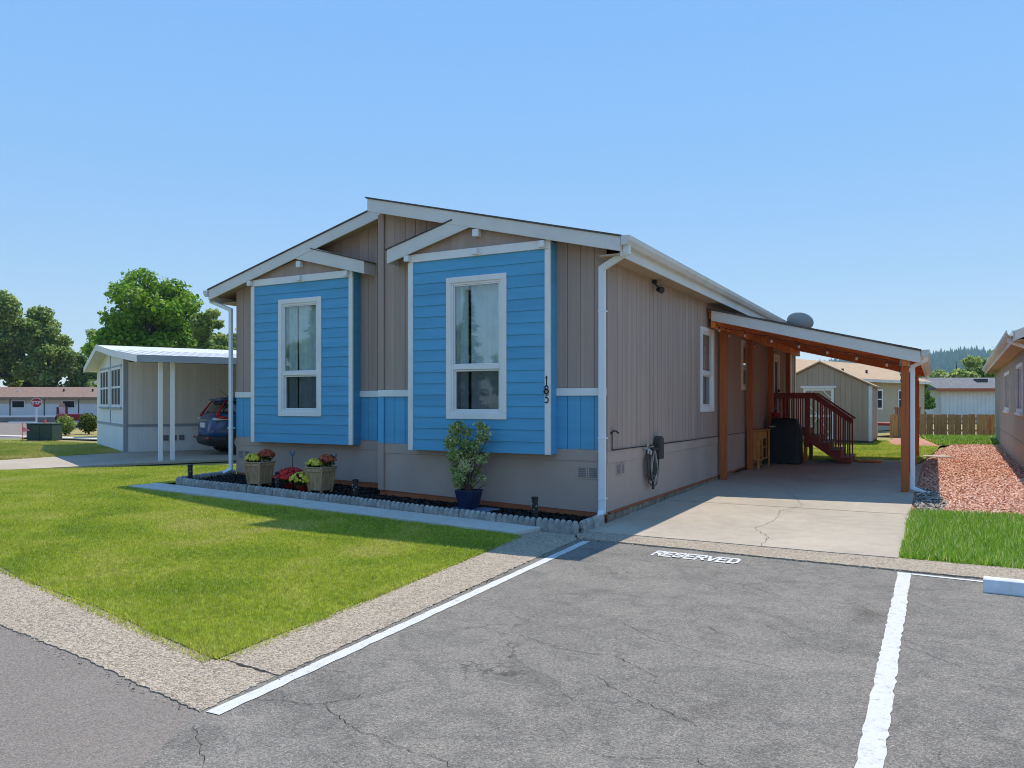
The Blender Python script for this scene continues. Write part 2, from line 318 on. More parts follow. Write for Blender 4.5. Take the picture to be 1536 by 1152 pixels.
    def build(s, name, m, parent=None, smooth=False, bevel=0, seg=2):
        me = s.mesh(name)
        if smooth:
            for p in me.polygons: p.use_smooth = True
        o = link(name, me, m, parent)
        if bevel:
            b = o.modifiers.new('bevel', 'BEVEL'); b.width = bevel; b.segments = seg; b.limit_method = 'ANGLE'; b.angle_limit = R(40)
        return o
def one(name, m, parent, *a, **k): return MB().box(*a).build(name, m, parent, **k)

def rect_minus(r, holes):
    out = [r]
    for h in holes:
        nxt = []
        for (a, b, c, d) in out:                 # u0,u1,z0,z1
            if h[0] >= b or h[1] <= a or h[2] >= d or h[3] <= c: nxt.append((a, b, c, d)); continue
            if h[2] > c: nxt.append((a, b, c, h[2]))
            if h[3] < d: nxt.append((a, b, h[3], d))
            z0, z1 = max(c, h[2]), min(d, h[3])
            if h[0] > a: nxt.append((a, h[0], z0, z1))
            if h[1] < b: nxt.append((h[1], b, z0, z1))
        out = nxt
    return out

def jitter(poly, step, amp, skip=()):
    out = []
    n = len(poly)
    for i in range(n):
        p, q = Vector(poly[i]), Vector(poly[(i + 1) % n]); L = (q - p).length; k = max(1, int(L / step)); nm = Vector((-(q - p).y, (q - p).x)).normalized()
        for j in range(k):
            t = j / k; o = 0 if (j == 0 or i in skip) else random.uniform(-amp, amp)
            out.append(tuple(p + (q - p) * t + nm * o))
    return out
def sheet(name, poly, dz, m, thick=0.0, cutstep=1.0, kind='structure', parent=None, zf=gz):
    bm = bmesh.new(); vs = [bm.verts.new((p[0], p[1], 0)) for p in poly]; f = bm.faces.new(vs)
    bmesh.ops.triangulate(bm, faces=[f])
    xs = [p[0] for p in poly]; ys = [p[1] for p in poly]
    def cut(co, no): bmesh.ops.bisect_plane(bm, geom=bm.verts[:] + bm.edges[:] + bm.faces[:], plane_co=co, plane_no=no, dist=1e-5)
    for x in (0.0, -1.0, -8.0, -8.5):
        if min(xs) < x < max(xs): cut((x, 0, 0), (1, 0, 0))
    for y in (0.0, 5.0):
        if min(ys) < y < max(ys): cut((0, y, 0), (0, 1, 0))
    if max(xs) - min(xs) < 60:
        x = math.ceil(max(min(xs), -9)) + .13
        while x < min(max(xs), 7): cut((x, 0, 0), (1, 0, 0)); x += cutstep
    for v in bm.verts: v.co.z = zf(v.co.x, v.co.y) + dz
    bmesh.ops.recalc_face_normals(bm, faces=bm.faces)
    for f in bm.faces:
        if f.normal.z < 0: f.normal_flip()
    if thick:
        be = [e for e in bm.edges if e.is_boundary]
        r = bmesh.ops.extrude_edge_only(bm, edges=be)
        for v in [g for g in r['geom'] if isinstance(g, bmesh.types.BMVert)]: v.co.z -= thick
        bmesh.ops.recalc_face_normals(bm, faces=bm.faces)
    me = bpy.data.meshes.new(name); bm.to_mesh(me); bm.free()
    o = link(name, me, m, parent)
    if parent is None and kind: o['kind'] = kind
    return o

def npmesh(name, V, F, m, parent=None, rnd=None, smooth=False):
    me = bpy.data.meshes.new(name); k = F.shape[1]
    me.vertices.add(len(V)); me.vertices.foreach_set('co', V.astype(np.float32).ravel())
    me.loops.add(F.size); me.loops.foreach_set('vertex_index', F.astype(np.int32).ravel())
    me.polygons.add(len(F)); me.polygons.foreach_set('loop_start', np.arange(0, F.size, k, dtype=np.int32))
    try: me.polygons.foreach_set('loop_total', np.full(len(F), k, dtype=np.int32))
    except Exception: pass
    me.update(calc_edges=True)
    if rnd is not None:
        a = me.attributes.new('rnd', 'FLOAT', 'POINT'); a.data.foreach_set('value', rnd.astype(np.float32))
    return link(name, me, m, parent)
def inpoly(px, py, poly):
    ins = np.zeros(len(px), bool); n = len(poly)
    for i in range(n):
        x0, y0 = poly[i]; x1, y1 = poly[(i + 1) % n]
        if y0 == y1: continue
        c = ((y0 > py) != (y1 > py)) & (px < (x1 - x0) * (py - y0) / (y1 - y0) + x0); ins ^= c
    return ins
def scatter(poly, dens, fall=None, dref=7.0):
    p = np.array(poly); lo = p.min(0); hi = p.max(0); n = int((hi - lo).prod() * dens)
    x = RNG.uniform(lo[0], hi[0], n); y = RNG.uniform(lo[1], hi[1], n); k = inpoly(x, y, poly)
    if fall:
        d = np.hypot(x - CAM.x, y - CAM.y); k &= RNG.random(n) < np.clip((dref / np.maximum(d, 1)) ** fall, 0, 1)
    return x[k], y[k]
def blades(name, poly, dens, h, w, m, dz=0.0, fall=1.5, parent=None, label=None, cat=None, lean=.6):
    x, y = scatter(poly, dens, fall); n = len(x); d = np.hypot(x - CAM.x, y - CAM.y); s = np.clip((d / 7) ** .75, .9, 5)
    z = gzn(x, y) + dz; az = RNG.uniform(0, 2 * np.pi, n); hh = RNG.uniform(h * .5, h * 1.15, n); ww = w * s * RNG.uniform(.7, 1.3, n)
    la = RNG.uniform(0, 2 * np.pi, n); ll = RNG.random(n) * lean * hh
    ux, uy = np.cos(az) * ww / 2, np.sin(az) * ww / 2
    V = np.empty((n, 3, 3)); V[:, 0] = np.c_[x - ux, y - uy, z]; V[:, 1] = np.c_[x + ux, y + uy, z]
    V[:, 2] = np.c_[x + np.cos(la) * ll, y + np.sin(la) * ll, z + hh]
    F = np.arange(3 * n).reshape(n, 3); rnd = np.repeat(np.clip(RNG.normal(.46, .34, n), 0, 1), 3)
    o = npmesh(name, V.reshape(-1, 3), F, m, parent, rnd); o['kind'] = 'stuff'
    return tag(o, label, cat)
def flakes(name, poly, dens, size, m, dz, label, cat, fall=1.0, zt=.02, parent=None):
    x, y = scatter(poly, dens, fall); n = len(x); d = np.hypot(x - CAM.x, y - CAM.y); s = np.clip((d / 10) ** .6, .7, 3)
    z = gzn(x, y) + dz + RNG.random(n) * zt; V = np.empty((n, 4, 3)); a = RNG.uniform(0, 6.28, n)
    L = size * s * RNG.uniform(.6, 1.7, n); W = L * RNG.uniform(.25, .55, n); tl = RNG.normal(0, .35, (n, 2))
    for k, (i, j) in enumerate(((-1, -1), (1, -1), (1, 1), (-1, 1))):
        lx, ly = i * L / 2, j * W / 2
        V[:, k] = np.c_[x + lx * np.cos(a) - ly * np.sin(a), y + lx * np.sin(a) + ly * np.cos(a), z + lx * tl[:, 0] + ly * tl[:, 1] + (k == 0) * L * .12 + .004]
    o = npmesh(name, V.reshape(-1, 3), np.arange(4 * n).reshape(n, 4), m, parent, np.repeat(RNG.random(n), 4)); o['kind'] = 'stuff'
    return tag(o, label, cat)
def leafcloud(name, blobs, n, size, m, parent, up=.35, shell=.55, asp=.55, grad=0):
    B = np.array(blobs, float); w = (B[:, 3] * B[:, 3] * B[:, 4 if B.shape[1] > 4 else 3]); w /= w.sum(); ids = RNG.choice(len(B), n, p=w)
    dirs = RNG.normal(size=(n, 3)); dirs /= np.linalg.norm(dirs, axis=1)[:, None]
    rr = shell + (1 - shell) * RNG.random(n) ** .7; rr *= RNG.uniform(.8, 1.12, n)
    rad = np.c_[B[ids, 3], B[ids, 3], B[ids, 4] if B.shape[1] > 4 else B[ids, 3]]
    c = B[ids, :3] + dirs * rad * rr[:, None]
    nm = dirs * .6 + RNG.normal(size=(n, 3)) * .7 + np.array([0, 0, up]); nm /= np.linalg.norm(nm, axis=1)[:, None]
    t = np.cross(nm, RNG.normal(size=(n, 3))); t /= np.linalg.norm(t, axis=1)[:, None]; b = np.cross(nm, t)
    s = size * RNG.uniform(.6, 1.35, n)[:, None]
    V = np.empty((n, 4, 3)); V[:, 0] = c - t * s; V[:, 1] = c - b * s * asp + nm * s * .15; V[:, 2] = c + t * s; V[:, 3] = c + b * s * asp + nm * s * .15
    rnd = np.clip(RNG.normal(.5, .24, n) + RNG.normal(0, .12, len(B))[ids], 0, 1)
    return npmesh(name, V.reshape(-1, 3), np.arange(4 * n).reshape(n, 4), m, parent, np.repeat(rnd, 4))

# ================================================================== SETTING
gx = [-2000, -300, -60, -20, -8.5, -8, -6, -4, -2, -1, 0, 2, 4, 10, 40, 300, 2000]; gy = [-2000, -200, -30, -8, 0, 2.5, 5, 20, 60, 300, 2000]
gm = MB(); gm.v = [(x, y, gz(x, y) - .09) for y in gy for x in gx]
gm.f = [(j * len(gx) + i, j * len(gx) + i + 1, (j + 1) * len(gx) + i + 1, (j + 1) * len(gx) + i) for j in range(len(gy) - 1) for i in range(len(gx) - 1)]
tag(gm.build('ground', DRYG), kind='structure')

street_in = [(.52, -7.05), (-.19, -6.95), (-1.02, -6.85), (-1.96, -6.77), (-4, -6.33), (-8, -5.08), (-12, -3.38), (-16, -1.1), (-20, 1.7), (-24.5, 5.0), (-31, 9.9), (-38, 14.8), (-43, 19)]
street = street_in + [(-44, 27), (-40, 42), (-62, 42), (-80, 18), (-60, 2), (-40, -6), (-20, -16), (0, -24), (4, -26), (1.6, -9.2)]
sheet('street', street, -.026, ASPH_S)
park = [(.36, -7.05), (.02, -1.24), (1.2, -1.26), (2.5, -1.32), (3.75, -1.36), (6, -1.4), (12, -1.45), (14, -20), (4, -26), (1.55, -9.2), (.52, -7.22)]
sheet('parking_lot', park, -.0235, ASPH_P)
# exposed-aggregate kerb strips: along the street, along the parking bay, in front of the carport slab
k1 = [(.50, -7.16), (-.19, -7.05), (-1.02, -6.94), (-1.96, -6.86), (-4, -6.42), (-8, -5.17), (-12, -3.47), (-13.5, -2.6), (-13.1, -2.1), (-11.7, -2.95), (-7.8, -4.62), (-4.01, -5.83), (-2.94, -6.06), (-1.87, -6.20), (-.66, -6.42), (-.06, -6.52), (.44, -6.56)]
sheet('kerb_strip', jitter(k1, .035, .013), -.0185, AGGR, .03)
k2 = [(.46, -6.54), (.14, -1.34), (-.02, -1.06), (-.56, -1.1), (-.60, -1.6), (-.42, -2.5), (-.28, -4.2), (-.12, -6.50)]
sheet('kerb_strip', jitter(k2, .035, .012), -.0165, AGGR, .03)
k3 = [(.20, -.78), (3.66, -.78), (6.2, -.82), (12, -.9), (12, -1.52), (6, -1.47), (3.75, -1.43), (2.5, -1.39), (1.2, -1.33), (.16, -1.30), (.0, -1.04), (.04, -.78)]
sheet('gravel_strip', jitter(k3, .06, .015), -.008, AGGR, .02)
sheet('carport_slab', jitter([(.02, -.82), (3.64, -.82), (3.66, 4), (3.70, 12.9), (-.1, 12.9), (.02, 6)], .3, .008), .0, CONC, .06)
# saw-cut joints and cracks are laid as thin dark strips
def strip(name, pts, w, dz, m, parent=None, zf=gz):
    mb = MB(); n = len(pts); L = []
    for i, p in enumerate(pts):
        a = Vector(pts[max(i - 1, 0)]); b = Vector(pts[min(i + 1, n - 1)]); d = (b - a).normalized(); nn = Vector((-d.y, d.x))
        ww = w[i] if isinstance(w, (list, tuple)) else w
        L.append((Vector(p) + nn * ww / 2, Vector(p) - nn * ww / 2))
    mb.v = [(q.x, q.y, zf(q.x, q.y) + dz) for pr in L for q in pr]; mb.f = [(2 * i, 2 * i + 1, 2 * i + 3, 2 * i + 2) for i in range(n - 1)]
    me = mb.mesh(name, False); return link(name, me, m, parent)
def wander(pts, step=.06, amp=.02):
    out = []
    for i in range(len(pts) - 1):
        p, q = Vector(pts[i]), Vector(pts[i + 1]); k = max(2, int((q - p).length / step)); nn = Vector((-(q - p).y, (q - p).x)).normalized(); o = 0
        for j in range(k):
            o = o * .7 + random.uniform(-amp, amp); out.append(tuple(p + (q - p) * (j / k) + nn * (o if j else 0)))
    out.append(pts[-1]); return out
slab_o = [o for o in col.objects if o.name.startswith('carport_slab')][0]
park_o = [o for o in col.objects if o.name.startswith('parking_lot')][0]
for pts, w in (([(.03, 2.55), (3.64, 2.6)], .014), ([(.02, 7.4), (3.66, 7.45)], .014)):
    strip('joint', pts, w, .004, CRACK, slab_o)
for pts in ([(2.24, -.82), (2.2, -.2), (1.93, .35), (2.02, 1.3), (1.95, 2.2), (2.15, 2.9), (1.92, 3.8), (1.5, 5.1), (1.7, 6.0), (1.22, 7.6), (1.6, 9.0)], [(1.7, 6.0), (2.4, 6.4), (3.1, 6.3)], [(1.95, 2.2), (2.6, 1.9), (3.1, 2.0)]):
    strip('crack', wander(pts, .05, .02), [.007 * random.uniform(.3, .9) for _ in range(9999)], .0044, CRACK, slab_o)
for pts, w in (([(.62, -6.9), (1.0, -6.75), (1.45, -6.95), (1.95, -7.0), (2.35, -7.25), (2.9, -7.4), (3.2, -7.9)], .009), ([(1.0, -6.75), (1.1, -6.55)], .01), ([(.62, -7.3), (1.1, -7.6), (1.5, -8.2), (1.9, -8.7)], .009),
               ([(1.35, -5.1), (1.75, -5.25), (2.1, -5.2), (2.5, -5.45)], .010), ([(1.9, -4.45), (2.25, -4.75), (2.6, -4.85), (3.2, -4.95)], .010), ([(2.1, -5.6), (2.5, -5.85), (2.9, -6.05)], .010),
               ([(2.3, -3.7), (2.6, -3.55), (3.0, -3.75)], .007), ([(1.4, -4.0), (1.7, -3.85), (2.0, -3.95)], .007), ([(1.0, -4.6), (1.25, -4.75), (1.5, -4.65)], .007),
               ([(3.85, -4.1), (4.3, -4.5), (4.7, -4.4)], .009), ([(3.2, -3.0), (3.5, -3.1), (3.65, -3.05)], .007), ([(2.6, -6.6), (3.0, -6.4), (3.3, -6.6)], .008)):
    strip('crack', wander(pts, .035, .016), [w * random.uniform(.1, .5) for _ in range(9999)], -.0195, CRACK, park_o)
kk = [o for o in col.objects if o.name.startswith('kerb_strip')]
# painted bay lines and the RESERVED stencil
def line_obj(name, pts, w, label, amp=.008):
    o = strip(name, pts, w, -.019, PAINT); tag(o, label, 'road marking', 'painted parking bay lines'); return o
def dens_line(a, b, n, amp): return [(a[0] + (b[0] - a[0]) * t / n + random.uniform(-amp, amp), a[1] + (b[1] - a[1]) * t / n) for t in range(n + 1)]
line_obj('bay_line', dens_line((.575, -7.14), (.30, -1.40), 60, .004), [.095 + random.uniform(-.008, .008) for i in range(61)], 'long white painted bay line beside the lawn kerb strip')
line_obj('bay_line', dens_line((3.715, -8.2), (3.72, -1.50), 110, .004), [.115 + random.uniform(-.012, .012) for i in range(111)], 'worn thick white painted line right of the RESERVED bay')
line_obj('bay_line', [(3.78, -1.53), (4.4, -1.57), (4.42, -1.57), (7, -1.6)], .06, 'thin white painted line behind the white wheel stop')
LET = {'R': [[(0, 0), (0, 1), (.62, 1), (.75, .88), (.75, .62), (.62, .5), (0, .5)], [(.35, .5), (.78, 0)]], 'E': [[(.72, 1), (0, 1), (0, 0), (.72, 0)], [(0, .5), (.6, .5)]],
       'S': [[(.72, .86), (.6, 1), (.14, 1), (0, .86), (0, .64), (.14, .52), (.6, .48), (.74, .36), (.74, .14), (.6, 0), (.14, 0), (0, .14)]], 'V': [[(0, 1), (.4, 0), (.8, 1)]],
       'D': [[(0, 0), (0, 1), (.5, 1), (.74, .8), (.74, .2), (.5, 0), (0, 0)]], 'T': [[(0, 1), (.76, 1)], [(.38, 1), (.38, 0)]], 'O': [[(.15, 0), (0, .18), (0, .82), (.15, 1), (.6, 1), (.75, .82), (.75, .18), (.6, 0), (.15, 0)]],
       'P': [[(0, 0), (0, 1), (.6, 1), (.75, .86), (.75, .58), (.6, .44), (0, .44)]],
       '1': [[(.37, 0), (.40, 1.0)], [(.40, 1.0), (.26, .86)]], '8': [[(.38 + .27 * math.sin(t / 12 * 6.283), .76 + .23 * math.cos(t / 12 * 6.283)) for t in range(13)], [(.38 + .34 * math.sin(t / 12 * 6.283), .27 + .27 * math.cos(t / 12 * 6.283)) for t in range(13)]],
       '5': [[(.66, .98), (.28, .96), (.22, .60), (.42, .66), (.62, .54), (.68, .34), (.58, .1), (.36, 0), (.14, .06)]]}
def strokes(mb, ch, fn, w):
    for pl in LET[ch]:
        P = [Vector(p) for p in pl]
        for i in range(len(P) - 1):
            d = (P[i + 1] - P[i]).normalized(); nn = Vector((-d.y, d.x)) * w / 2; e = d * w * .42
            q = [P[i] - e + nn, P[i + 1] + e + nn, P[i + 1] + e - nn, P[i] - e - nn]
            fn(mb, [tuple(t) for t in q])
for i, ch in enumerate('RESERVED'):
    cnt = [0]
    def flat(mb, q):
        cnt[0] += 1; x0 = 1.255 + i * .118; y0 = -1.825 - i * .004
        vs = [(x0 + p[0] * .115, y0 + p[1] * .235, -.0195 + cnt[0] * .0006) for p in q]; mb.add(vs, [(3, 2, 1, 0)])
    mb = MB(); strokes(mb, ch, flat, .27)
    if i == 0: res = tag(empty('stencil_lettering', (0, 0, 0), 0), 'white stencilled word RESERVED on the asphalt before the carport', 'road marking')
    link('letter', mb.mesh('letter', False), PAINT, res)

for pa, pb, lab in (((.50, -7.18), (-1.96, -6.88), 'dark grit along the street edge of the kerb strip'), ((-1.96, -6.88), (-4.2, -6.40), 'dark grit along the far street edge of the kerb strip'), ((.49, -6.6), (.17, -1.36), 'dark grit along the bay line edge of the kerb strip'), ((.2, -1.33), (3.7, -1.45), 'dark grit along the gravel strip before the carport')):
    d_ = (Vector(pb) - Vector(pa)); nn = Vector((-d_.y, d_.x)).normalized() * .028
    flakes('grit', [tuple(Vector(pa) + nn), tuple(Vector(pb) + nn), tuple(Vector(pb) - nn), tuple(Vector(pa) - nn)], 620, .016, GRIT, -.020, lab, 'grit', .3, .004)
# lawn, paths, bed, mulch
lawn = [(-.10, -6.54), (-.66, -6.44), (-1.87, -6.21), (-2.94, -6.07), (-4.01, -5.84), (-7.8, -4.64), (-11.7, -2.97), (-13.0, -2.15), (-13.6, -1.0), (-12.4, .4), (-9.5, 3.2), (-8.0, 7), (-7.9, .75), (-8.25, .7), (-8.1, -.6), (-8.12, -1.57), (-.56, -1.57), (-.40, -2.5), (-.26, -4.2)]
sheet('lawn', lawn, -.010, SOIL)
blades('grass', jitter(lawn, .25, .05), 21000, .030, .0055, GRASS, -.012, 1.35, label='short mown green lawn in front of the blue and taupe house', cat='grass')
edge = []
for a, b in (((-.10, -6.54), (-4.01, -5.84)), ((-.10, -6.54), (-.56, -1.57))):
    d = (Vector(b) - Vector(a)); nn = Vector((-d.y, d.x)).normalized() * (.09 if b[0] < -2 else -.09)
    blades('edge_grass', [tuple(Vector(a) + nn), tuple(Vector(b) + nn), tuple(Vector(b) - nn * .6), tuple(Vector(a) - nn * .6)], 4200, .045, .0055, GRASS, -.018, .8, label='ragged grass fringe over the lawn edge beside the ' + ('street kerb' if b[0] < -2 else 'bay line kerb'), cat='grass', lean=1.1)
for x0, x1 in ((-.52, -2.42), (-2.43, -4.3), (-4.31, -6.2), (-6.21, -8.1)):
    poly = [(x1, -1.56), (x0, -1.56), (x0, -1.0), (x1, -1.0)] if x0 < -.6 else [(x1, -1.56), (-.62, -1.56), (-.50, -1.08), (-.5, -1.0), (x1, -1.0)]
    if x0 == -.52:
        pth = tag(empty('front_path'), kind='structure')
    sheet('paving_slab', poly, .022, CONCW, .05, parent=pth)
bed = [(.02, -.98), (-7.75, -.84), (-8.2, .55), (-7.9, .66), (-3.95, .66), (-3.95, .02), (.0, .02)]
sheet('flower_bed', bed, .025, BLKM)
flakes('black_mulch', bed, 2600, .035, CHIPB, .025, 'black bark mulch filling the flower bed under the windows', 'mulch', 0)
mul = [(3.60, 2.95), (4.6, 3.05), (5.4, 3.2), (7.5, 3.3), (7.2, 24), (6.0, 24.5), (4.6, 24), (4.05, 19), (3.62, 12.9)]
sheet('mulch_bed', mul, -.02, REDS)
flakes('bark_chips', [(3.72, 2.95)] + mul[1:-1] + [(3.74, 12.9)], 11000, .026, CHIPR, -.018, 'reddish bark chips covering the strip beside the carport', 'mulch', 1.15)
flakes('gravel', [(3.7, 2.9), (4.05, 2.95), (4.15, 4.2), (3.95, 6.0), (3.72, 6.2)], 2600, .035, PEBB, -.004, 'pale gravel patch by the carport downspout', 'gravel', .5)
lr = [(3.58, -.80), (12, -.92), (12, 3.3), (7.5, 3.3), (5.4, 3.2), (4.6, 3.05), (3.58, 2.95)]
sheet('side_lawn', lr, -.012, SOIL)
blades('grass', jitter([(3.67, -.80), (8, -.86), (8, 3.3), (5.4, 3.22), (4.6, 3.08), (3.67, 2.95)], .2, .03), 6500, .095, .007, GRASS_R, -.014, .9, label='longer bright green grass beside the carport slab', cat='grass', lean=1.0)
bl = [(-2, 13.2), (3.6, 13.2), (4.0, 19), (4.1, 22), (2.6, 22.4), (2.2, 26), (-2, 26)]
sheet('back_lawn', bl, -.012, SOIL)
blades('grass', bl, 5000, .06, .009, GRASS, -.01, 1.0, label='sunlit back lawn behind the wooden stairs and shed', cat='grass')
sheet('dirt_patch', [(2.2, 22.6), (4.1, 22.2), (4.4, 26), (3.8, 29), (2.4, 29)], -.008, REDS)
fg = [(4.1, 23.2), (6.6, 25.2), (7, 32), (3.4, 30.4)]
sheet('fence_lawn', fg, -.010, SOIL)
blades('grass', fg, 3800, .16, .012, GRASS_R, -.01, .9, label='tall bright grass along the foot of the wooden fence', cat='grass')
tag(MB().lathe([(.38, 0), (.40, .03), (.38, .07), (.05, .075)], (4.05, 15.9, .02), 18).build('stepping_stone', STONEP), 'flat round pale stepping stone at the edge of the red bark chips', 'paver')
tag(MB().box((2.45, 13.1, 0.02), (3.2, 13.7, .075)).build('concrete_pad', CONCW, bevel=.01), 'small pale concrete pad on the back lawn', 'paver')
tag(MB().box((2.15, 12.6, .06), (2.75, 12.8, .12)).build('loose_plank', CEDAR, bevel=.006), 'loose brown plank lying beside the bottom stair', 'plank')

# concrete wheel stop
mb = MB(); prof = [(-.09, 0), (.09, 0), (.055, .115), (.02, .13), (-.02, .13), (-.055, .115)]
ws = MB().prism([(p[0], p[1]) for p in prof], 0, 1.75, 'x')
ws = ws.build('wheel_stop', pm('wheel_stop_paint', (.74, .74, .74), .7, 6, .08, 60, .4, dirt_sheen=((.4, .38, .35), 5, .5)), bevel=.012)
ws.location = (4.36, -1.95, -.027); ws.rotation_euler = (0, 0, R(-3)); tag(ws, 'white painted concrete wheel stop on the asphalt', 'wheel stop')

# hill with conifer wood, far away
def hillz(x, y):
    t = clamp((y - 900) / 700); u = math.exp(-((x + 60) / 620) ** 2)
    return 70 * ss(t) * (.55 + .45 * u) + 8 * math.sin(x * .011 + 1) * ss(t) + 5 * math.sin(x * .031) * ss(t)
hx = np.linspace(-900, 900, 46); hy = np.linspace(880, 1700, 18)
hm = MB(); hm.v = [(x, y, hillz(x, y) - 1) for y in hy for x in hx]
hm.f = [(j * 46 + i, j * 46 + i + 1, (j + 1) * 46 + i + 1, (j + 1) * 46 + i) for j in range(17) for i in range(45)]
tag(hm.build('hill', pm('hill_floor', (.035, .055, .03), 1, .02, .3, 1, 0), smooth=True), kind='structure')
n = 11000; tx = RNG.uniform(-520, 420, n); ty = RNG.uniform(900, 1690, n); V = []; F = []; rn = []
tz = np.array([hillz(a, b) for a, b in zip(tx, ty)]); th = RNG.uniform(10, 18, n) * np.where(RNG.random(n) < .12, 1.25, 1)
sv = []
for s_, (r0, zb, zt) in enumerate(((.24, .02, .45), (.19, .22, .68), (.13, .46, .88), (.07, .68, 1.0))):
    sv.append((r0, zb, zt))
nv = 0; Vl = []; Fl = []
for (r0, zb, zt) in sv:
    a0 = RNG.uniform(0, 6.28, n)
    for k in range(5):
        a = a0 + k * 1.2566; b = a + 1.2566; rr = r0 * RNG.uniform(.75, 1.25, n)
        q = np.empty((n, 3, 3)); q[:, 0] = np.c_[tx + np.cos(a) * th * rr, ty + np.sin(a) * th * rr, tz + th * zb]
        q[:, 1] = np.c_[tx + np.cos(b) * th * rr, ty + np.sin(b) * th * rr, tz + th * zb]; q[:, 2] = np.c_[tx, ty, tz + th * zt]
        Vl.append(q.reshape(-1, 3))
V = np.concatenate(Vl); o = npmesh('forest', V, np.arange(len(V)).reshape(-1, 3), FOREST, None, np.tile(np.repeat(np.clip(RNG.normal(.5, .28, n), 0, 1), 3), 20))
tag(o, 'dark conifer wood covering the hazy hillside', 'forest', kind='stuff')

# ================================================================== MAIN HOUSE
XC, XL, LEN = -3.95, -7.92, 16.4
zr = lambda x: 4.92 - .244 * (x + 3.95)
zl = lambda x: 3.85 + .269 * (x + 8.34)
house = empty('house', (0, 0, 0), 0, 'taupe and blue manufactured house with two framed bays and number 185', 'house')

def wall_grid(mb_name, plane, u0, u1, z0, topf, holes, off, thick=.1, m=TAUPE):
    """backing wall with openings, in x (plane y) or y (plane x); topf gives wall top height"""
    mb = MB(); zt = 3.45
    def slabp(poly):
        if plane == 'y': mb.prism(poly, off, off + thick, 'y')
        else: mb.prism(poly, off - thick, off, 'x')
    for a, b, c, d in rect_minus((u0, u1, z0, zt), holes): slabp([(a, c), (b, c), (b, d), (a, d)])
    slabp([(u0, zt), (u1, zt), (u1, topf(u1)), (u0, topf(u0))])
    return mb.build(mb_name, m, house)
def boards(wall, plane, u0, u1, z0f, topf, holes, y, m, pitch=.203, gap=.009, thick=.014):
    u = u0
    while u < u1 - .02:
        a, b = u + gap / 2, min(u + pitch, u1) - gap / 2; mb = MB(); z0 = z0f
        zm = min(topf(a), topf(b)); cutz = min(zm, 3.45)
        pieces = rect_minus((a, b, z0, cutz), holes); multi = len(pieces) > 1
        for p, q, c, d in pieces:
            if multi and not (zm > 3.45 and d > 3.44): 
                (MB().box((p, y - thick, c), (q, y, d)) if plane == 'y' else MB().box((y, p, c), (y + thick, q, d))).build('siding_board', m, wall); continue
            if plane == 'y': mb.box((p, y - thick, c), (q, y, d))
            else: mb.box((y, p, c), (y + thick, q, d))
        if zm > 3.45:
            poly = [(a, 3.45), (b, 3.45), (b, topf(b)), (a, topf(a))]
            mb.prism(poly, y - thick, y, 'y') if plane == 'y' else mb.prism(poly, y, y + thick, 'x')
        multi = False
        if mb.v and not multi: mb.build('siding_board', m, wall)
        u += pitch

tr = lambda x: zr(x) - .15; tl = lambda x: zl(x) - .15
hole2 = (-3.10, -.86, 1.02, 3.80); hole1 = (-7.17, -4.95, 1.02, 3.80)
hole2 = (-3.10, -.86, 1.02, 3.44); hole1 = (-7.17, -4.95, 1.02, 3.44)
SIDE_WIN = [(4.86, 5.84, 1.47, 3.13), (8.48, 9.30, 1.95, 3.13)]; DOOR = (12.55, 13.45, .98, 3.02)
w_fr = wall_grid('wall', 'y', XC, 0, .15, tr, [hole2], .014)
boards(w_fr, 'y', XC + .11, 0, 1.86, tr, [hole2], .014, TAUPE)
boards(w_fr, 'y', XC + .11, 0, .995, lambda x: 1.745, [hole2], .014, BLUE)
w_fl = wall_grid('wall', 'y', XL, XC, .2, tl, [hole1], .614)
boards(w_fl, 'y', XL, XC, 1.86, tl, [hole1], .614, TAUPE)
boards(w_fl, 'y', XL, XC, .995, lambda x: 1.745, [hole1], .614, BLUE)
sh = [(w[0] + .07, w[1] - .07, w[2] + .07, w[3] - .07) for w in SIDE_WIN] + [(DOOR[0] + .04, DOOR[1] - .04, DOOR[2], DOOR[3] - .04)]
ts = lambda y: 3.80
w_s = wall_grid('wall', 'x', .114, LEN, .1, ts, sh, -.014)
boards(w_s, 'x', 0.0, LEN, .975, ts, sh, -.014, TAUPE)
one('wall', TAUPE, house, (XC + .001, .12, .15), (XC + .1, .61, 4.70))
mb = MB(); mb.box((XL, .72, .2), (XL + .1, LEN, 3.80)); mb.prism([(XL, .2), (-.014, .2), (-.014, 3.77), (XC, 4.75), (XL, 3.77)], LEN - .1, LEN, 'y')
mb.build('wall', TAUPE, house)
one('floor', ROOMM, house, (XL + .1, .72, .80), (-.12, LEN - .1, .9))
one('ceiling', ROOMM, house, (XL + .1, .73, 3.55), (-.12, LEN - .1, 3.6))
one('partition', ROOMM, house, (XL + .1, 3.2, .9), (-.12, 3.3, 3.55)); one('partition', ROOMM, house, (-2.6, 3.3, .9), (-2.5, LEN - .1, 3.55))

MB().prism([(-.03, -.004), (.014, -.004), (.014, .08), (-.0005, .08), (-.0005, .0), (-.03, .0)], .975, 3.62, 'z').build('corner_trim', TAUPE, house)
# trims on the front
mb = MB().box((XC - .005, -.03, .24), (XC + .108, .10, .99)); mb.build('corner_trim', TAUPE, house)
MB().box((XC - .005, -.03, .992), (XC + .108, .10, 1.742)).build('corner_trim', BLUE, house)
MB().box((XC - .005, -.03, 1.862), (XC + .108, .10, 4.70)).build('corner_trim', TAUPE, house)
for a, b, y in ((XC - .008, -3.215, 0), (-.758, -.0, 0), (XL, -7.285, .6), (-4.835, XC - .008, .6)):
    MB().box((a, y - .032, 1.748), (b, y + .012, 1.856)).build('belt_board', WHITE, house, bevel=.004)
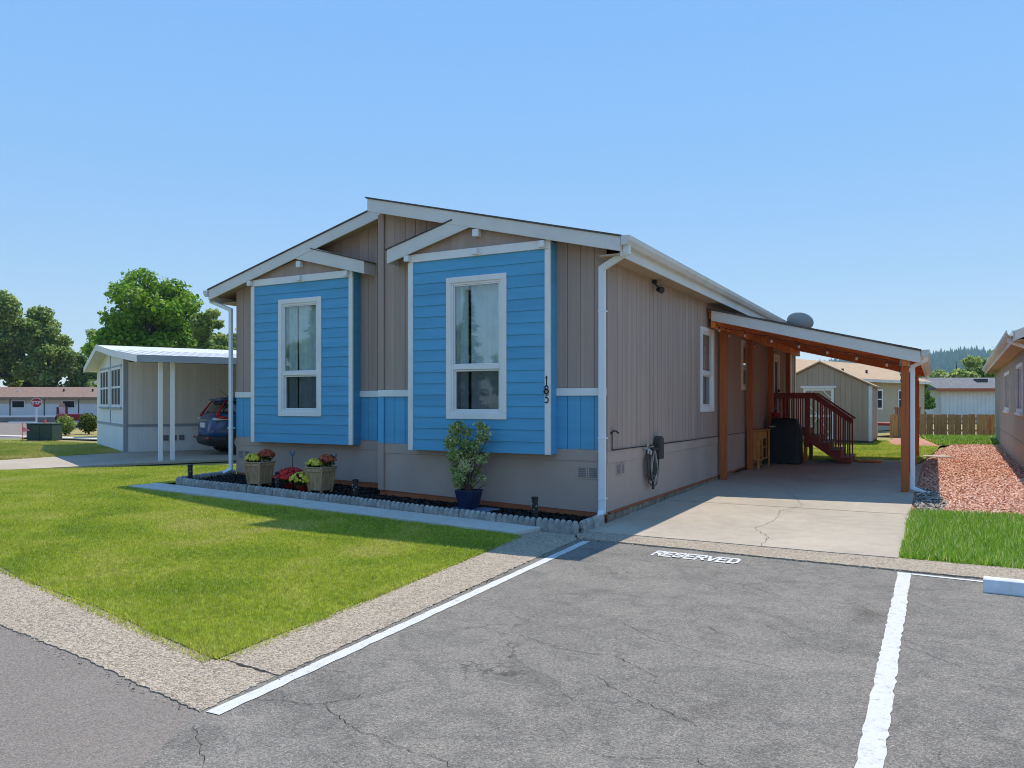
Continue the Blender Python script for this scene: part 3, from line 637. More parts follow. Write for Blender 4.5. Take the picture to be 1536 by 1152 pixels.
# skirting: cap band, panel and redwood base
for a, b, y, z0a, z0b in ((XC, -.0, 0.0, .24, .115), (XL, XC, .6, .30, .262)):
    MB().box((a, y - .006, .835), (b, y + .013, .992)).build('skirt_band', TAUPE_S, house)
    MB().prism([(a, z0a), (b, z0b), (b, .832), (a, .832)], y + .002, y + .013, 'y').build('skirt_panel', TAUPE_S, house)
    if y == 0: MB().prism([(a - .003, z0a), (a + .075, z0a - .003), (a + .075, .832), (a - .003, .832)], y - .012, y + .0015, 'y').build('skirt_post', TAUPE_S, house)
    MB().prism([(a, gz(a, 0) - .02), (b, gz(b, 0) - .02), (b, z0b + .01), (a, z0a + .01)], y + .0135, y + .05, 'y').build('base_board', REDWOOD, house)
MB().box((-.0, .0, .80), (.012, LEN, .972)).build('skirt_band', TAUPE_S, house)
for i in range(7):
    a = i * 2.44; b = min(a + 2.436, LEN)
    if a < LEN: MB().box((-.013, a + (0 if i else 0.0), .135), (.003, b, .797)).build('skirt_panel', TAUPE_S, house)
MB().box((.004, .1, .10), (.016, LEN, .134)).build('base_board', REDWOOD, house)
y = .02
while y < 7.5:
    L = random.uniform(.26, .34); MB().box((-.08, y, -.03), (.010 + random.uniform(-.006, .008), y + L - .012, .098 - random.uniform(0, .008))).build('foundation_brick', BRICKM, house, bevel=.006, seg=1); y += L
# vents
def vent(fn):
    mb = MB(); fr = MB()
    fr.tf = mb.tf = fn; fr.ring(0, .15, 0, .17, .018, 0, .012); f = fr.build('vent', TAUPE_S, house)
    mb.box((.018, .0, .018), (.132, .003, .152)); s_ = mb.build('screen', VENT, f)
    lv = MB(fn)
    for k in range(5): lv.box((.018, .003, .03 + k * .026), (.132, .009, .036 + k * .026))
    lv.build('louvre', TAUPE_S, f)
for x0 in (-.44, -.275): vent(lambda u, n_, z, x0=x0: (x0 + u, .002 - n_, .585 + z))
for x0 in (-7.86, -7.69): vent(lambda u, n_, z, x0=x0: (x0 + u, .602 - n_, .565 + z))
for y0 in (.34, .52): vent(lambda u, n_, z, y0=y0: (.003 + n_, y0 + u, .615 + z))

# windows (u along the wall, n outward, z up)
def window(fn, u0, u1, z0, z1, split, name='window', tw=.085, curtain='both'):
    f = MB(fn).ring(u0, u1, z0, z1, tw, -.012, .03).build(name, WHITE, house, bevel=.004)
    a, b, c, d = u0 + tw, u1 - tw, z0 + tw, z1 - tw
    MB(fn).ring(a, b, c, d, .035, -.06, .012).build('frame', WHITE, f, bevel=.003)
    a += .035; b -= .035; c += .035; d -= .035
    MB(fn).box((a, -.055, split - .034), (b, .016, split + .034)).build('meeting_rail', WHITE, f, bevel=.004)
    MB(fn).ring(a + .002, b - .002, c + .002, split - .036, .026, -.058, -.012).build('lower_sash', WHITE, f, bevel=.003)
    MB(fn).ring(a + .004, b - .004, split + .036, d - .002, .016, -.03, .004).build('upper_sash', WHITE, f)
    MB(fn).box((a + .01, -.018, split + .038), (b - .01, -.014, d - .006)).build('pane', GLASS, f)
    MB(fn).box((a + .02, -.045, c + .01), (b - .02, -.041, split - .038)).build('pane', SCRGL, f)
    if curtain:
        spans = ((a - .05, a + (b - a) * .26), (a + (b - a) * .32, b + .05))
        for s0, s1 in spans:
            mb = MB(fn); k = 40
            vs = []
            for i in range(k + 1):
                t = i / k; u = s0 + (s1 - s0) * t; nn = -.12 - .025 * math.sin(t * (s1 - s0) * 55 + s0) - .012 * math.sin(t * 23)
                vs += [(u, nn, c - .12), (u, nn + .006, d + .06)]
            mb.add(vs, [(2 * i, 2 * i + 2, 2 * i + 3, 2 * i + 1) for i in range(k)]); mb.build('curtain', CURT, f, smooth=True)
    return f
def bay(x0, x1, yf, yw, wx0, wx1, rooff, peak):
    fy = lambda u, n_, z: (u, yf - n_, z)
    bt = MB(); zb, zt = .92, 3.82
    bt.prism([(x0, zb), (x0 + .09, zb), (x0 + .09, zt), (x0, zt)], yf + .012, yw + .012, 'y'); bt.prism([(x1 - .02, zb), (x1, zb), (x1, zt + .1), (x1 - .02, zt + .1)], yf + .012, yw - .003, 'y')
    bt.box((x0 + .09, yf + .012, zb), (x1 - .02, yw + .012, zb + .04))
    b = bt.build('bay', BLUE, house)
    wh = (wx0 + .06, wx1 - .06, 1.46, 3.48)
    bk = MB()
    for a, c, d, e in rect_minus((x0, x1, zb + .01, zt), [wh]): bk.box((a, yf + .004, d), (c, yf + .0118, e))
    bk.build('sheathing', BLUE, b)
    n = 17; h = (zt - zb) / n
    for i in range(n):
        z0 = zb + i * h; z1 = z0 + h + .012 if i < n - 1 else zt
        for a, c, d, e in rect_minus((x0 + .088, x1 - .088, z0, z1), [(wx0 + .03, wx1 - .03, 1.43, 3.51)]):
            if e - d < .02: continue
            t0 = .016 * (1 - (d - z0) / (h + .012)); t1 = .016 * (1 - (e - z0) / (h + .012)) + .002
            MB().prism([(yf + .003, d), (yf - t0, d), (yf - t1, e), (yf + .003, e)], a, c, 'x').build('lap_board', BLUE, b)
    for a in (x0 - .004, x1 - .086): MB().box((a, yf - .026, zb - .004), (a + .09, yf + .0035, zt + .0)).build('corner_trim', WHITE, b, bevel=.004)
    MB().box((x0 + .02, yf - .034, zt + .002), (x1 + .004, yf + .0035, zt + .125)).build('beam', WHITE, b, bevel=.005)
    xm = (x0 + x1) / 2
    for a in (x0 + .01, xm + .02, x1 - .11): MB().box((a - .045, yf - .098, zt + .016), (a + .045, yf - .036, zt + .108)).build('beam_end', WHITE, b, bevel=.006)
    MB().box((peak[0] - .05, yf - .098, peak[1] - .16), (peak[0] + .05, yf - .002, peak[1] - .055)).build('beam_end', WHITE, b, bevel=.006)
    MB().prism(rooff, yf + .003, yf + .05, 'y').build('gable_panel', TAUPE, b)
    window(fy, wx0, wx1, 1.405, 3.535, 2.18)
bay(-3.21, -.76, -.2, 0.0, -2.505, -1.465, [(-3.2, 3.9), (-.762, 3.9), (-.762, zr(-.76) - .17), (-2.2, zr(-2.2) - .20), (-3.2, 3.99)], (-1.95, 4.26))
bay(-7.28, -4.835, .4, .6, -6.58, -5.545, [(-7.28, 3.9), (-4.84, 3.9), (-4.84, 4.0), (-6.0, zl(-6.0) - .20), (-7.28, zl(-7.28) - .17)], (-6.03, 4.24))
sx = lambda u, n_, z: (n_, u, z)
for w in SIDE_WIN: window(sx, w[0], w[1], w[2], w[3], w[2] + (w[3] - w[2]) * .46)
# side door above the landing
d = MB(sx).ring(DOOR[0], DOOR[1], DOOR[2], DOOR[3], .07, -.012, .03).build('door', WHITE, house, bevel=.004)
MB(sx).ring(DOOR[0] + .072, DOOR[1] - .072, DOOR[2] + .072, DOOR[3] - .072, .13, -.05, .004).build('leaf', SCREENW, d)
MB(sx).box((DOOR[0] + .2, -.03, 1.2), (DOOR[1] - .2, -.02, DOOR[3] - .2)).build('pane', DKGLASS, d)
MB(sx).box((DOOR[1] - .16, .004, 1.95), (DOOR[1] - .11, .05, 2.03)).build('handle', DARKM, d)
# white strips: sky-lit paleness of the wall's back end put into colour
MB(sx).box((15.3, .002, .98), (15.55, .03, 3.6)).build('corner_trim', WHITE, house); MB(sx).box((LEN - .14, .002, .98), (LEN, .03, 3.7)).build('corner_trim', WHITE, house)

# roof
roof = MB(); Y0, Y1 = -.272, LEN + .3
roof.prism([(-3.955, zr(-3.955) - .02), (.30, zr(.30) - .02), (.30, zr(.30) - .14), (-3.955, zr(-3.955) - .14)], Y0, Y1, 'y')
roof.prism([(-8.33, zl(-8.33) - .02), (-3.957, zl(-3.957) - .02), (-3.957, zl(-3.957) - .16), (-8.33, zl(-8.33) - .14)], .328, Y1, 'y')
roof = roof.build('roof', SOFFIT, house)
sg = MB(); sg.prism([(-3.99, zr(-3.99) + .004), (.335, zr(.335) + .004), (.335, zr(.335) - .018), (-3.99, zr(-3.99) - .018)], -.318, Y1 + .02, 'y')
sg.prism([(-8.365, zl(-8.365) + .004), (-4.0, zl(-4.0) + .004), (-4.0, zl(-4.0) - .018), (-8.365, zl(-8.365) - .018)], .282, Y1 + .02, 'y')
sg.build('shingles', SHINGLE, roof)
FH = .215
def fascia(poly, y): return MB().prism(poly, y, y + .027, 'y').build('fascia', FASCIA, roof, bevel=.004)
fascia([(-3.958, zr(-3.958) - .019), (.312, zr(.312) - .019), (.312, zr(.312) - FH), (-3.958, zr(-3.958) - FH - .005)], -.30)
fascia([(-8.345, zl(-8.345) - .019), (-3.96, zl(-3.96) - .019), (-3.96, zl(-3.96) - FH), (-8.345, zl(-8.345) - FH)], .30)
fascia([(-3.57, 3.83), (-2.055, zr(-2.055) - FH - .004), (-2.47, zr(-2.47) - FH - .004), (-3.57, 4.05)], -.2985)
fascia([(-4.52, 3.84), (-4.52, 4.05), (-5.60, zl(-5.6) - FH - .004), (-6.10, zl(-6.1) - FH - .004)], .3015)
# counter-gable roofs over the bays
cg = MB(); cg.prism([(-3.555, 3.915), (-3.555, 4.04), (-2.30, 4.375), (-2.1, 4.30)], -.270, .012, 'y'); cg.prism([(-4.535, 3.915), (-4.535, 4.04), (-5.75, 4.365), (-5.95, 4.28)], .330, .612, 'y')
cg.build('counter_gable', SOFFIT, roof)
MB().box((-3.568, -.2705, 3.832), (-3.556, .0, 4.045)).build('fascia', FASCIA, roof); MB().box((-4.534, .3295, 3.842), (-4.521, .598, 4.048)).build('fascia', FASCIA, roof)
MB().prism([(-3.60, 4.042), (-2.35, 4.376), (-2.35, 4.392), (-3.60, 4.06)], -.315, .0, 'y').build('shingles', SHINGLE, roof)
MB().prism([(-4.49, 4.042), (-5.72, 4.372), (-5.72, 4.388), (-4.49, 4.06)], .285, .598, 'y').build('shingles', SHINGLE, roof)
# eave fascias, gutters, soffit strips
MB().box((.3005, Y0, 3.60), (.322, Y1, 3.855)).build('fascia', FASCIA, roof); MB().box((-8.352, .329, 3.60), (-8.331, Y1, 3.83)).build('fascia', FASCIA, roof)
MB().box((-.0, Y0 + .002, 3.625), (.30, Y1, 3.645)).build('soffit', SOFFIT, roof); MB().box((-8.33, .56, 3.585), (XL, Y1, 3.605)).build('soffit', SOFFIT, roof)
kp = [(0, 0), (.075, 0), (.115, .06), (.125, .12), (.112, .12), (.102, .062), (.07, .012), (.012, .012), (.012, .12), (0, .12)]
gu = MB().prism([(.323 + p[0], 3.745 + p[1]) for p in kp], -.31, Y1, 'y'); gu.prism([(.323 + p[0], 3.746 + p[1]) for p in (kp[0], kp[1], kp[2], kp[3], kp[9])], -.318, -.311, 'y')
gu.build('gutter', GUTTER, roof)
gl = MB().prism([(-8.353 - p[0], 3.70 + p[1]) for p in kp], .29, Y1, 'y'); gl.prism([(-8.353 - p[0], 3.701 + p[1]) for p in (kp[0], kp[1], kp[2], kp[3], kp[9])], .282, .289, 'y'); gl.build('gutter', GUTTER, roof)
def downspout(pts, w, h, m=DSP, parent=None, name='downspout'):
    mb = MB()
    P = [Vector(p) for p in pts]
    k = None
    rings = []
    for i, p in enumerate(P):
        d0 = (P[i] - P[i - 1]).normalized() if i else None; d1 = (P[i + 1] - P[i]).normalized() if i < len(P) - 1 else None
        d = ((d0 or d1) + (d1 or d0)).normalized(); u = Vector((0, 1, 0)) if abs(d.y) < .9 else Vector((0, 0, 1))
        sc = 1 / max(.5, d.dot(d1 or d0)); sx_ = d.cross(u).normalized(); sy_ = sx_.cross(d).normalized()
        rings.append([p + sx_ * (a * w / 2 * sc) + sy_ * (b * h / 2) for a, b in ((-1, -1), (1, -1), (1, 1), (-1, 1))])
    mb.v = [tuple(q) for r in rings for q in r]
    for i in range(len(rings) - 1):
        for j in range(4): mb.f.append((4 * i + j, 4 * i + (j + 1) % 4, 4 * i + 4 + (j + 1) % 4, 4 * i + 4 + j))
    mb.f += [(0, 1, 2, 3)[::-1], tuple(4 * (len(rings) - 1) + j for j in range(4))]
    return mb.build(name, m, parent, bevel=.006)
ds = downspout([(.375, -.22, 3.75), (.375, -.22, 3.66), (-.035, -.075, 3.50), (-.035, -.075, .14), (-.06, -.30, .06)], .085, .065, DSP, house)
for z in (2.9, 1.15, .32): MB().box((-.085, -.115, z), (.018, -.012, z + .02)).build('strap', DSP, ds)
MB().box((-.105, -.335, .025), (-.012, -.285, .10)).build('outlet', BLACKP, ds)
ds = downspout([(-8.40, .42, 3.70), (-8.40, .42, 3.62), (-7.955, .50, 3.44), (-7.955, .50, .36), (-8.02, .30, .28)], .07, .06, DSP, house)
for z in (2.9, 1.15): MB().box((-8.005, .46, z), (-7.90, .56, z + .02)).build('strap', DSP, ds)
# house number
for i, ch in enumerate('185'):
    mb = MB(); cnt = [0]
    def fl(mb, q, i=i):
        cnt[0] += 1; yy = -.2265 - .0012 * cnt[0]
        mb.prism([(-.846 + p[0] * .088, 1.905 - i * .128 + p[1] * .112) for p in q], yy - .004, -.2258, 'y')
    strokes(mb, ch, fl, .13 if ch != '1' else .17); mb.build('house_number', BLACKP, house)

# ------------------------------------------------------------------ things fixed to the side wall
fl = empty('flood_light', (.03, 1.99, 3.60), 0, 'small black twin flood light under the side eave', 'light')
MB().cbox((0.0, 0, -.01), (.07, .07, .05)).build('base', DARKM, fl); MB().bar((0, 0, -.03), (.07, .03, -.12), .025, .025).build('arm', DARKM, fl)
MB().tube([(.05, .0, -.13), (.14, -.04, -.16)], [.035, .055], 10).build('lamp_head', DARKM, fl); MB().tube([(.03, .07, -.08), (.12, .10, -.10)], [.03, .045], 10).build('lamp_head', GALV, fl)
pts = [(.018, .16, 1.24), (.018, .16, 1.0), (.018, .17, .985), (.018, 1.3, .975), (.02, 4, .96), (.02, 8.4, .945), (.02, 9.6, .94)]
tag(MB().tube(pts, .008, 6).build('cable', BLACKP), 'black cable running along the skirting band of the side wall', 'cable')
tag(MB().tube([(.02, .10, 1.22), (.045, .14, 1.255), (.045, .24, 1.25), (.06, .30, 1.22)], .012, 6).build('cable_hook', BLACKP), 'small black bracket holding the cable end near the downspout', 'bracket')
hb = empty('hose_timer', (.012, 2.12, .74), 0, 'dark grey upright box fixed on the side wall above the hose', 'utility box')
mb = MB(); mb.prism([(-.115 + 0, 0), (.115, 0), (.115, .30)] + [(.115 * math.cos(R(a)), .30 + .07 * math.sin(R(a))) for a in range(20, 180, 20)] + [(-.115, .30)], 0, .10, 'x'); mb.build('case', DGREY, hb, bevel=.008)
MB().box((.1, -.09, .03), (.106, .09, .28)).build('cover', DGREY, hb, bevel=.004)
fa = empty('garden_tap', (.012, 1.50, .93), 0, 'brass garden tap beside the grey box on the side wall', 'tap')
MB().tube([(0, 0, 0), (.09, 0, 0), (.12, 0, -.03), (.12, 0, -.08)], .018, 8).build('spout', BRASS, fa); MB().tube([(.06, 0, .0), (.06, 0, .06)], .01, 6).build('stem', BRASS, fa); MB().lathe([(.03, 0), (.035, .012), (.03, .02)], (.06, 0, .055), 10).build('handle', BRASS, fa)
MB().tube([(.05, -.12, .02), (.12, -.12, 0), (.12, -.12, -.06)], .016, 8).build('vacuum_breaker', GALV, fa)
ho = empty('garden_hose', (.03, 1.75, .30), 0, 'coiled grey garden hose hanging in loops on the side wall', 'hose')
for k in range(9):
    yo = random.uniform(-.05, .05); w = .24 + random.uniform(-.06, .07) - .01 * k; h = .50 + random.uniform(-.10, .03); xx = .035 + .016 * (k % 4); pts = []
    for i in range(25):
        t = 2 * math.pi * i / 24; yy = math.sin(t) * w * (.55 + .45 * ss((1 - math.cos(t)) / 2)) + yo; zz = .62 - (1 - math.cos(t)) / 2 * h + .01 * math.sin(3 * t + k)
        pts.append((xx + .01 * math.sin(t * 2 + k), yy - .05 + (.62 - zz) * .04, zz))
    MB().tube(pts, .011, 7).build('hose_loop', HOSE2 if k in (3, 6) else HOSE, ho, smooth=True)
MB().tube([(.05, -.26, .60), (.06, -.25, .35), (.06, -.22, .12), (.06, -.02, .02), (.06, .16, .06), (.06, .26, .22), (.05, .29, .45)], .011, 7).build('hose_loop', HOSE, ho, smooth=True)
MB().tube([(.06, -.02, .10), (.065, -.02, -.01)], [.016, .02], 8).build('nozzle', BLACKP, ho)
MB().box((-.018, -.14, .60), (.11, .14, .64)).build('hanger', DARKM, ho, bevel=.01)

# ================================================================== CARPORT
zc = lambda x: 3.535 - .2515 * x                       # roof top line across the span
cp = empty('carport', (0, 0, 0), 0, 'cedar carport with grey sheet roof edge leaning on the taupe house', 'carport')
CY0, CY1 = 5.30, 16.4
for y in (6.25, 8.87, 11.55, 14.3): MB().box((.055, y - .065, gz(.1, y)), (.185, y + .065, 3.14)).build('post', CEDARP, cp, bevel=.006)
for y in (5.56, 10.05, 12.3, 15.9): MB().box((3.445, y - .065, gz(3.5, y)), (3.575, y + .065, 2.30)).build('post', CEDARP, cp, bevel=.006)
MB().box((.075, CY0 + .06, 3.142), (.165, CY1 - .05, 3.335)).build('beam', CEDAR, cp, bevel=.005)
MB().box((3.465, CY0 + .06, 2.302), (3.555, CY1 - .05, 2.49)).build('beam', CEDAR, cp, bevel=.005)
nr = 19
for i in range(nr):
    y = CY0 + .12 + i * (CY1 - CY0 - .25) / (nr - 1)
    MB().prism([(.03, zc(.03) - .062), (3.74, zc(3.74) - .062), (3.74, zc(3.74) - .175), (.03, zc(.03) - .19)], y - .019, y + .019, 'y').build('rafter', CEDAR, cp)
x = .03
while x < 3.72:
    x1 = min(x + .19, 3.745); MB().prism([(x, zc(x) - .035), (x1 - .006, zc(x1 - .006) - .035), (x1 - .006, zc(x1 - .006) - .060), (x, zc(x) - .060)], CY0 + .035, CY1 - .02, 'y').build('deck_board', CEDAR, cp); x += .19
MB().prism([(.03, zc(.03) - .0), (3.77, zc(3.77) - .0), (3.77, zc(3.77) - .033), (.03, zc(.03) - .033)], CY0 - .02, CY1, 'y').build('roof', SHINGLE, cp)
MB().prism([(.10, zc(.10) - .034), (3.755, zc(3.755) - .034), (3.755, zc(3.755) - .245), (.10, zc(.10) - .235)], CY0, CY0 + .03, 'y').build('fascia', FASCIA, cp, bevel=.004)
MB().box((3.748, CY0 + .032, 2.36), (3.775, CY1 - .03, 2.555)).build('fascia', FASCIA, cp)
g2 = MB().prism([(3.776 + p[0], 2.455 + p[1]) for p in kp], CY0 + .01, CY1, 'y'); g2.prism([(3.776 + p[0], 2.456 + p[1]) for p in (kp[0], kp[1], kp[2], kp[3], kp[9])], CY0 + .002, CY0 + .009, 'y'); g2.build('gutter', GUTTER, cp)
MB().box((3.43, 5.488, 2.30), (3.59, 5.494, 2.44)).build('bracket', GALV, cp)
cdn = downspout([(3.835, 5.42, 2.46), (3.835, 5.44, 2.40), (3.635, 5.52, 2.30), (3.635, 5.52, .13), (3.89, 5.42, .04)], .07, .055, DSP, cp)
MB().box((3.578, 5.50, 2.20), (3.60, 5.56, 2.27)).build('strap', DSP, cdn)
# string lights
sl = empty('string_lights', (0, 0, 0), 0, 'string of small pale bulbs strung under the carport roof edge', 'lights')
xs = [.22 + i * .50 for i in range(7)]; pts = []
for i in range(61):
    t = i / 60; x = .16 + 3.3 * t; pts.append((x, 5.46, zc(x) - .30 - .03 * abs(math.sin(t * 6.6 * math.pi))))
for k in range(30): t = k / 29; pts.append((3.42, 5.5 + 10.2 * t, 2.24 - .12 * abs(math.sin(t * 4 * math.pi))))
MB().tube(pts, .006, 5).build('wire', BLACKP, sl)
bp = [(x, 5.46, zc(x) - .325) for x in xs] + [(3.42, 6.6 + 1.25 * k, 2.15 - .05 * (k % 2)) for k in range(7)] + [(.25, 6.18, 3.1), (.13, 5.62, 3.22), (.24, 8.75, 3.05), (.24, 11.45, 3.03)]
bm1 = MB().lathe([(.012, 0), (.018, -.02), (.018, -.045), (.012, -.05)], n=8).mesh('socket'); bm2 = MB().lathe([(.012, -.045), (.028, -.075), (.034, -.10), (.026, -.125), (.004, -.135)], n=10).mesh('bulb')
for p in bm2.polygons: p.use_smooth = True
for q in bp:
    o = link('bulb', bm2, BULB, sl); o.location = q; o.scale = (.75, .75, .75); s_ = link('socket', bm1, BLACKP, o)

# ================================================================== STAIRS AND LANDING (dark red)
st = empty('entry_stairs', (0, 12.0, .06), 0, 'dark red wooden landing with stairs and baluster railing at the side door', 'stairs')
LZ = .90; W = 1.25
for i in range(9): MB().box((.05 + 0, .02 + i * .14, LZ - .035), (1.0, .152 + i * .14, LZ)).build('deck_board', DECKRED, st)
MB().box((.06, .0, LZ - .20), (1.0, .038, LZ - .036)).build('rim_joist', DECKRED, st); MB().box((.06, W - .03, LZ - .20), (1.0, W, LZ - .036)).build('rim_joist', DECKRED, st)
MB().box((.962, .04, LZ - .20), (1.0, W - .04, LZ - .036)).build('rim_joist', DECKRED, st)
for x in (.12, .92):
    for y in (.08, W - .1): MB().box((x - .045, y - .04, 0), (x + .045, y + .05, LZ - .037)).build('post', CEDARP, st)
nst = 5; rise = LZ / nst; run = .262
for y in (.0, W - .04):
    poly = [(1.002, LZ - .01), (1.002, LZ - .36)] + [(1.002 + 4 * run - .02, 0), (1.002 + 4 * run + .03, 0)]
    pp = [(1.002, LZ - .36), (1.002 + 3 * run, -.0), (1.002 + 4 * run, 0)]
    for k in range(4, 0, -1):
        zt = LZ - k * rise - .036; pp += [(1.002 + k * run, zt), (1.002 + (k - 1) * run, zt)]
    MB().prism(pp, y, y + .038, 'y').build('stringer', DECKRED, st)
TREAD = pm('worn_tread', (.26, .12, .10), .7, 4, .3, 40, .4)
for k in range(1, 5):
    zt = LZ - k * rise; MB().box((1.002 + (k - 1) * run - .0, -.03, zt - .034), (1.002 + k * run + .025, W + .03, zt)).build('tread', TREAD, st, bevel=.006)
    MB().box((1.004 + k * run - .022, .04, zt - rise + .001), (1.004 + k * run, W - .042, zt - .036)).build('riser', DECKRED, st)
RT = 1.86
MB().box((.06, -.045, RT - .045), (1.16, .075, RT)).build('handrail', DECKRED, st, bevel=.006); MB().box((.06, -.005, RT - .16), (1.16, .03, RT - .047)).build('top_rail', DECKRED, st)
hr0 = Vector((1.14, .015, RT - .02)); hr1 = Vector((2.08, .015, RT - .70))
MB().bar(hr0, hr1, .12, .045).build('handrail', DECKRED, st); MB().bar(hr0 - Vector((0, 0, .08)), hr1 - Vector((0, 0, .08)), .035, .11).build('top_rail', DECKRED, st)
bme = MB().box((-.018, -.018, 0), (.018, .018, 1)).mesh('baluster')
for i in range(8):
    x = .16 + i * .118; o = link('baluster', bme, DECKRED, st); o.location = (x, .0, LZ - .12); o.scale = (1, 1, RT - .16 - LZ + .14)
for i in range(9):
    x = 1.13 + i * .112; zt = hr0.z - (x - hr0.x) / (hr1.x - hr0.x) * (hr0.z - hr1.z) - .11; k = min(4, int((x - 1.002) / run) + 1); zb = LZ - k * rise - .034
    o = link('baluster', bme, DECKRED, st); o.location = (x, -.048 + .045, zb); o.scale = (1, 1, zt - zb)
MB().box((.93, -.05, LZ - .5), (1.03, .04, RT - .045)).build('newel_post', DECKRED, st); MB().box((.06, -.02, LZ - .15), (.14, .04, RT - .045)).build('newel_post', DECKRED, st)
# far rail of the landing
MB().box((.06, W - .08, RT - .045), (1.1, W + .04, RT)).build('handrail', DECKRED, st)
for i in range(8):
    o = link('baluster', bme, DECKRED, st); o.location = (.16 + i * .118, W - .02, LZ); o.scale = (1, 1, RT - .05 - LZ)
MB().bar((1.1, W - .02, RT - .02), (2.06, W - .02, RT - .70), .12, .045).build('handrail', DECKRED, st)
for i in range(8):
    x = 1.16 + i * .118; o = link('baluster', bme, DECKRED, st); o.location = (x, W - .02, LZ - (int((x - 1.0) / run) + 1) * rise); o.scale = (1, 1, RT - .06 - (x - 1.1) * .7 - (LZ - (int((x - 1.0) / run) + 1) * rise))

# covered grill
gr = empty('covered_grill', (.53, 11.25, .062), 0, 'barbecue grill under a black cover beside the red stairs', 'grill')
sec = [(0.02, .43, .29), (.12, .425, .285), (.45, .415, .275), (.80, .42, .28), (.93, .405, .27), (1.02, .34, .25), (1.13, .325, .22), (1.17, .30, .19)]
mb = MB(); nn = 40
for z, a, b in sec:
    for j in range(nn):
        t = 2 * math.pi * j / nn; ct, st_ = math.cos(t), math.sin(t); e = .28
        w = 1 + (.018 * math.sin(9 * t + z * 3) + .012 * math.sin(17 * t)) * (1.2 - z)
        mb.v.append((math.copysign(abs(ct) ** e, ct) * a * w, math.copysign(abs(st_) ** e, st_) * b * w, z + (.012 * math.sin(7 * t) if z < .05 else .01 * math.sin(5 * t) * (z > 1))))
for i in range(len(sec) - 1):
    for j in range(nn): mb.f.append((i * nn + j, i * nn + (j + 1) % nn, (i + 1) * nn + (j + 1) % nn, (i + 1) * nn + j))
mb.f.append(tuple(range((len(sec) - 1) * nn, len(sec) * nn))); mb.build('cover', BLACKV, gr, smooth=True)
MB().box((-.36, -.268, .95), (-.20, -.262, .985)).build('badge', GALV, gr)
for x in (-.3, .36): MB().tube([(x - .02, -.2, .04), (x + .02, -.2, .04)], .038, 10).build('caster', TYRE, gr)
# bamboo cabinet
cb = empty('bamboo_cabinet', (.075, 8.97, .062), 0, 'small bamboo cabinet with a drawer and shelf standing against the house', 'cabinet')
CW, CDp, CH = .24, 1.35, .93      # x depth, y length, height
for x in (0, CW - .045):
    for y in (0, CDp - .045): MB().box((x, y, 0), (x + .045, y + .045, CH - .03)).build('leg', BAMBOO, cb, bevel=.004)
MB().box((-.02, -.03, CH - .028), (CW + .02, CDp + .03, CH)).build('top', BAMBOO, cb, bevel=.006)
for k in range(9): MB().box((.047, .008, .22 + k * .075), (CW - .047, .022, .288 + k * .075)).build('side_slat', BAMBOO, cb)
MB().box((.04, .046, .20), (CW - .01, CDp - .046, .222)).build('shelf', BAMBOO, cb); MB().box((.04, .046, .48), (CW - .01, CDp - .046, .50)).build('shelf', BAMBOO, cb)
MB().box((.01, .046, .2), (.03, CDp - .046, CH - .03)).build('back_panel', BAMBOO, cb)
for k in range(2): 
    d_ = MB().box((CW - .03, .05 + k * .48, .70), (CW - .008, .515 + k * .48, .88)).build('drawer', BAMBOO, cb, bevel=.004); MB().cbox((CW + .004, .28 + k * .48, .79), (.02, .07, .02)).build('knob', BRASS, d_)
for k in range(3): MB().box((CW - .03, .05 + k * .45, .224), (CW - .012, .09 + k * .45, .69)).build('divider', BAMBOO, cb)
# red box hanging on a carport post
rb = empty('red_bucket', (.26, 11.42, 1.18), 0, 'red plastic holder hanging on the carport post above the cabinet', 'bucket')
MB().lathe([(.075, 0), (.10, .20), (.105, .21), (.095, .20), (.07, .02)], (.0, 0, 0), 16).build('pail', REDPL, rb, smooth=True); MB().tube([(-.1, 0, .2), (-.07, 0, .29), (0, 0, .33), (.07, 0, .29), (.1, 0, .2)], .005, 5).build('handle', GALV, rb)
# satellite dish
sdh = empty('satellite_dish', (.74, 12.0, zc(.74)), 0, 'grey satellite dish seen from behind above the carport roof', 'satellite dish')
mb = MB(); rings = 7; ns = 28
for i in range(rings + 1):
    r = .40 * i / rings
    for j in range(ns):
        t = 6.2832 * j / ns; mb.v.append((r * math.cos(t), r * .88 * math.sin(t), .16 * (r / .40) ** 2))
for i in range(rings):
    for j in range(ns): mb.f.append((i * ns + j, i * ns + (j + 1) % ns, (i + 1) * ns + (j + 1) % ns, (i + 1) * ns + j))
dsh = mb.build('reflector', DISHM, sdh, smooth=True); dsh.modifiers.new('s', 'SOLIDIFY').thickness = .012
dsh.location = (.05, .03, .42); dsh.rotation_euler = (R(-52), R(18), R(20)); dsh.scale = (.88, .8, .85)
MB().tube([(0, 0, 0), (0, 0, .30), (.0, -.02, .40)], .022, 10).build('mast', GALV, sdh); MB().bar((0, 0, .33), (.10, .42, .32), .03, .03).build('feed_arm', GALV, sdh); MB().cbox((.11, .45, .36), (.07, .1, .07)).build('receiver', DISHM, sdh)

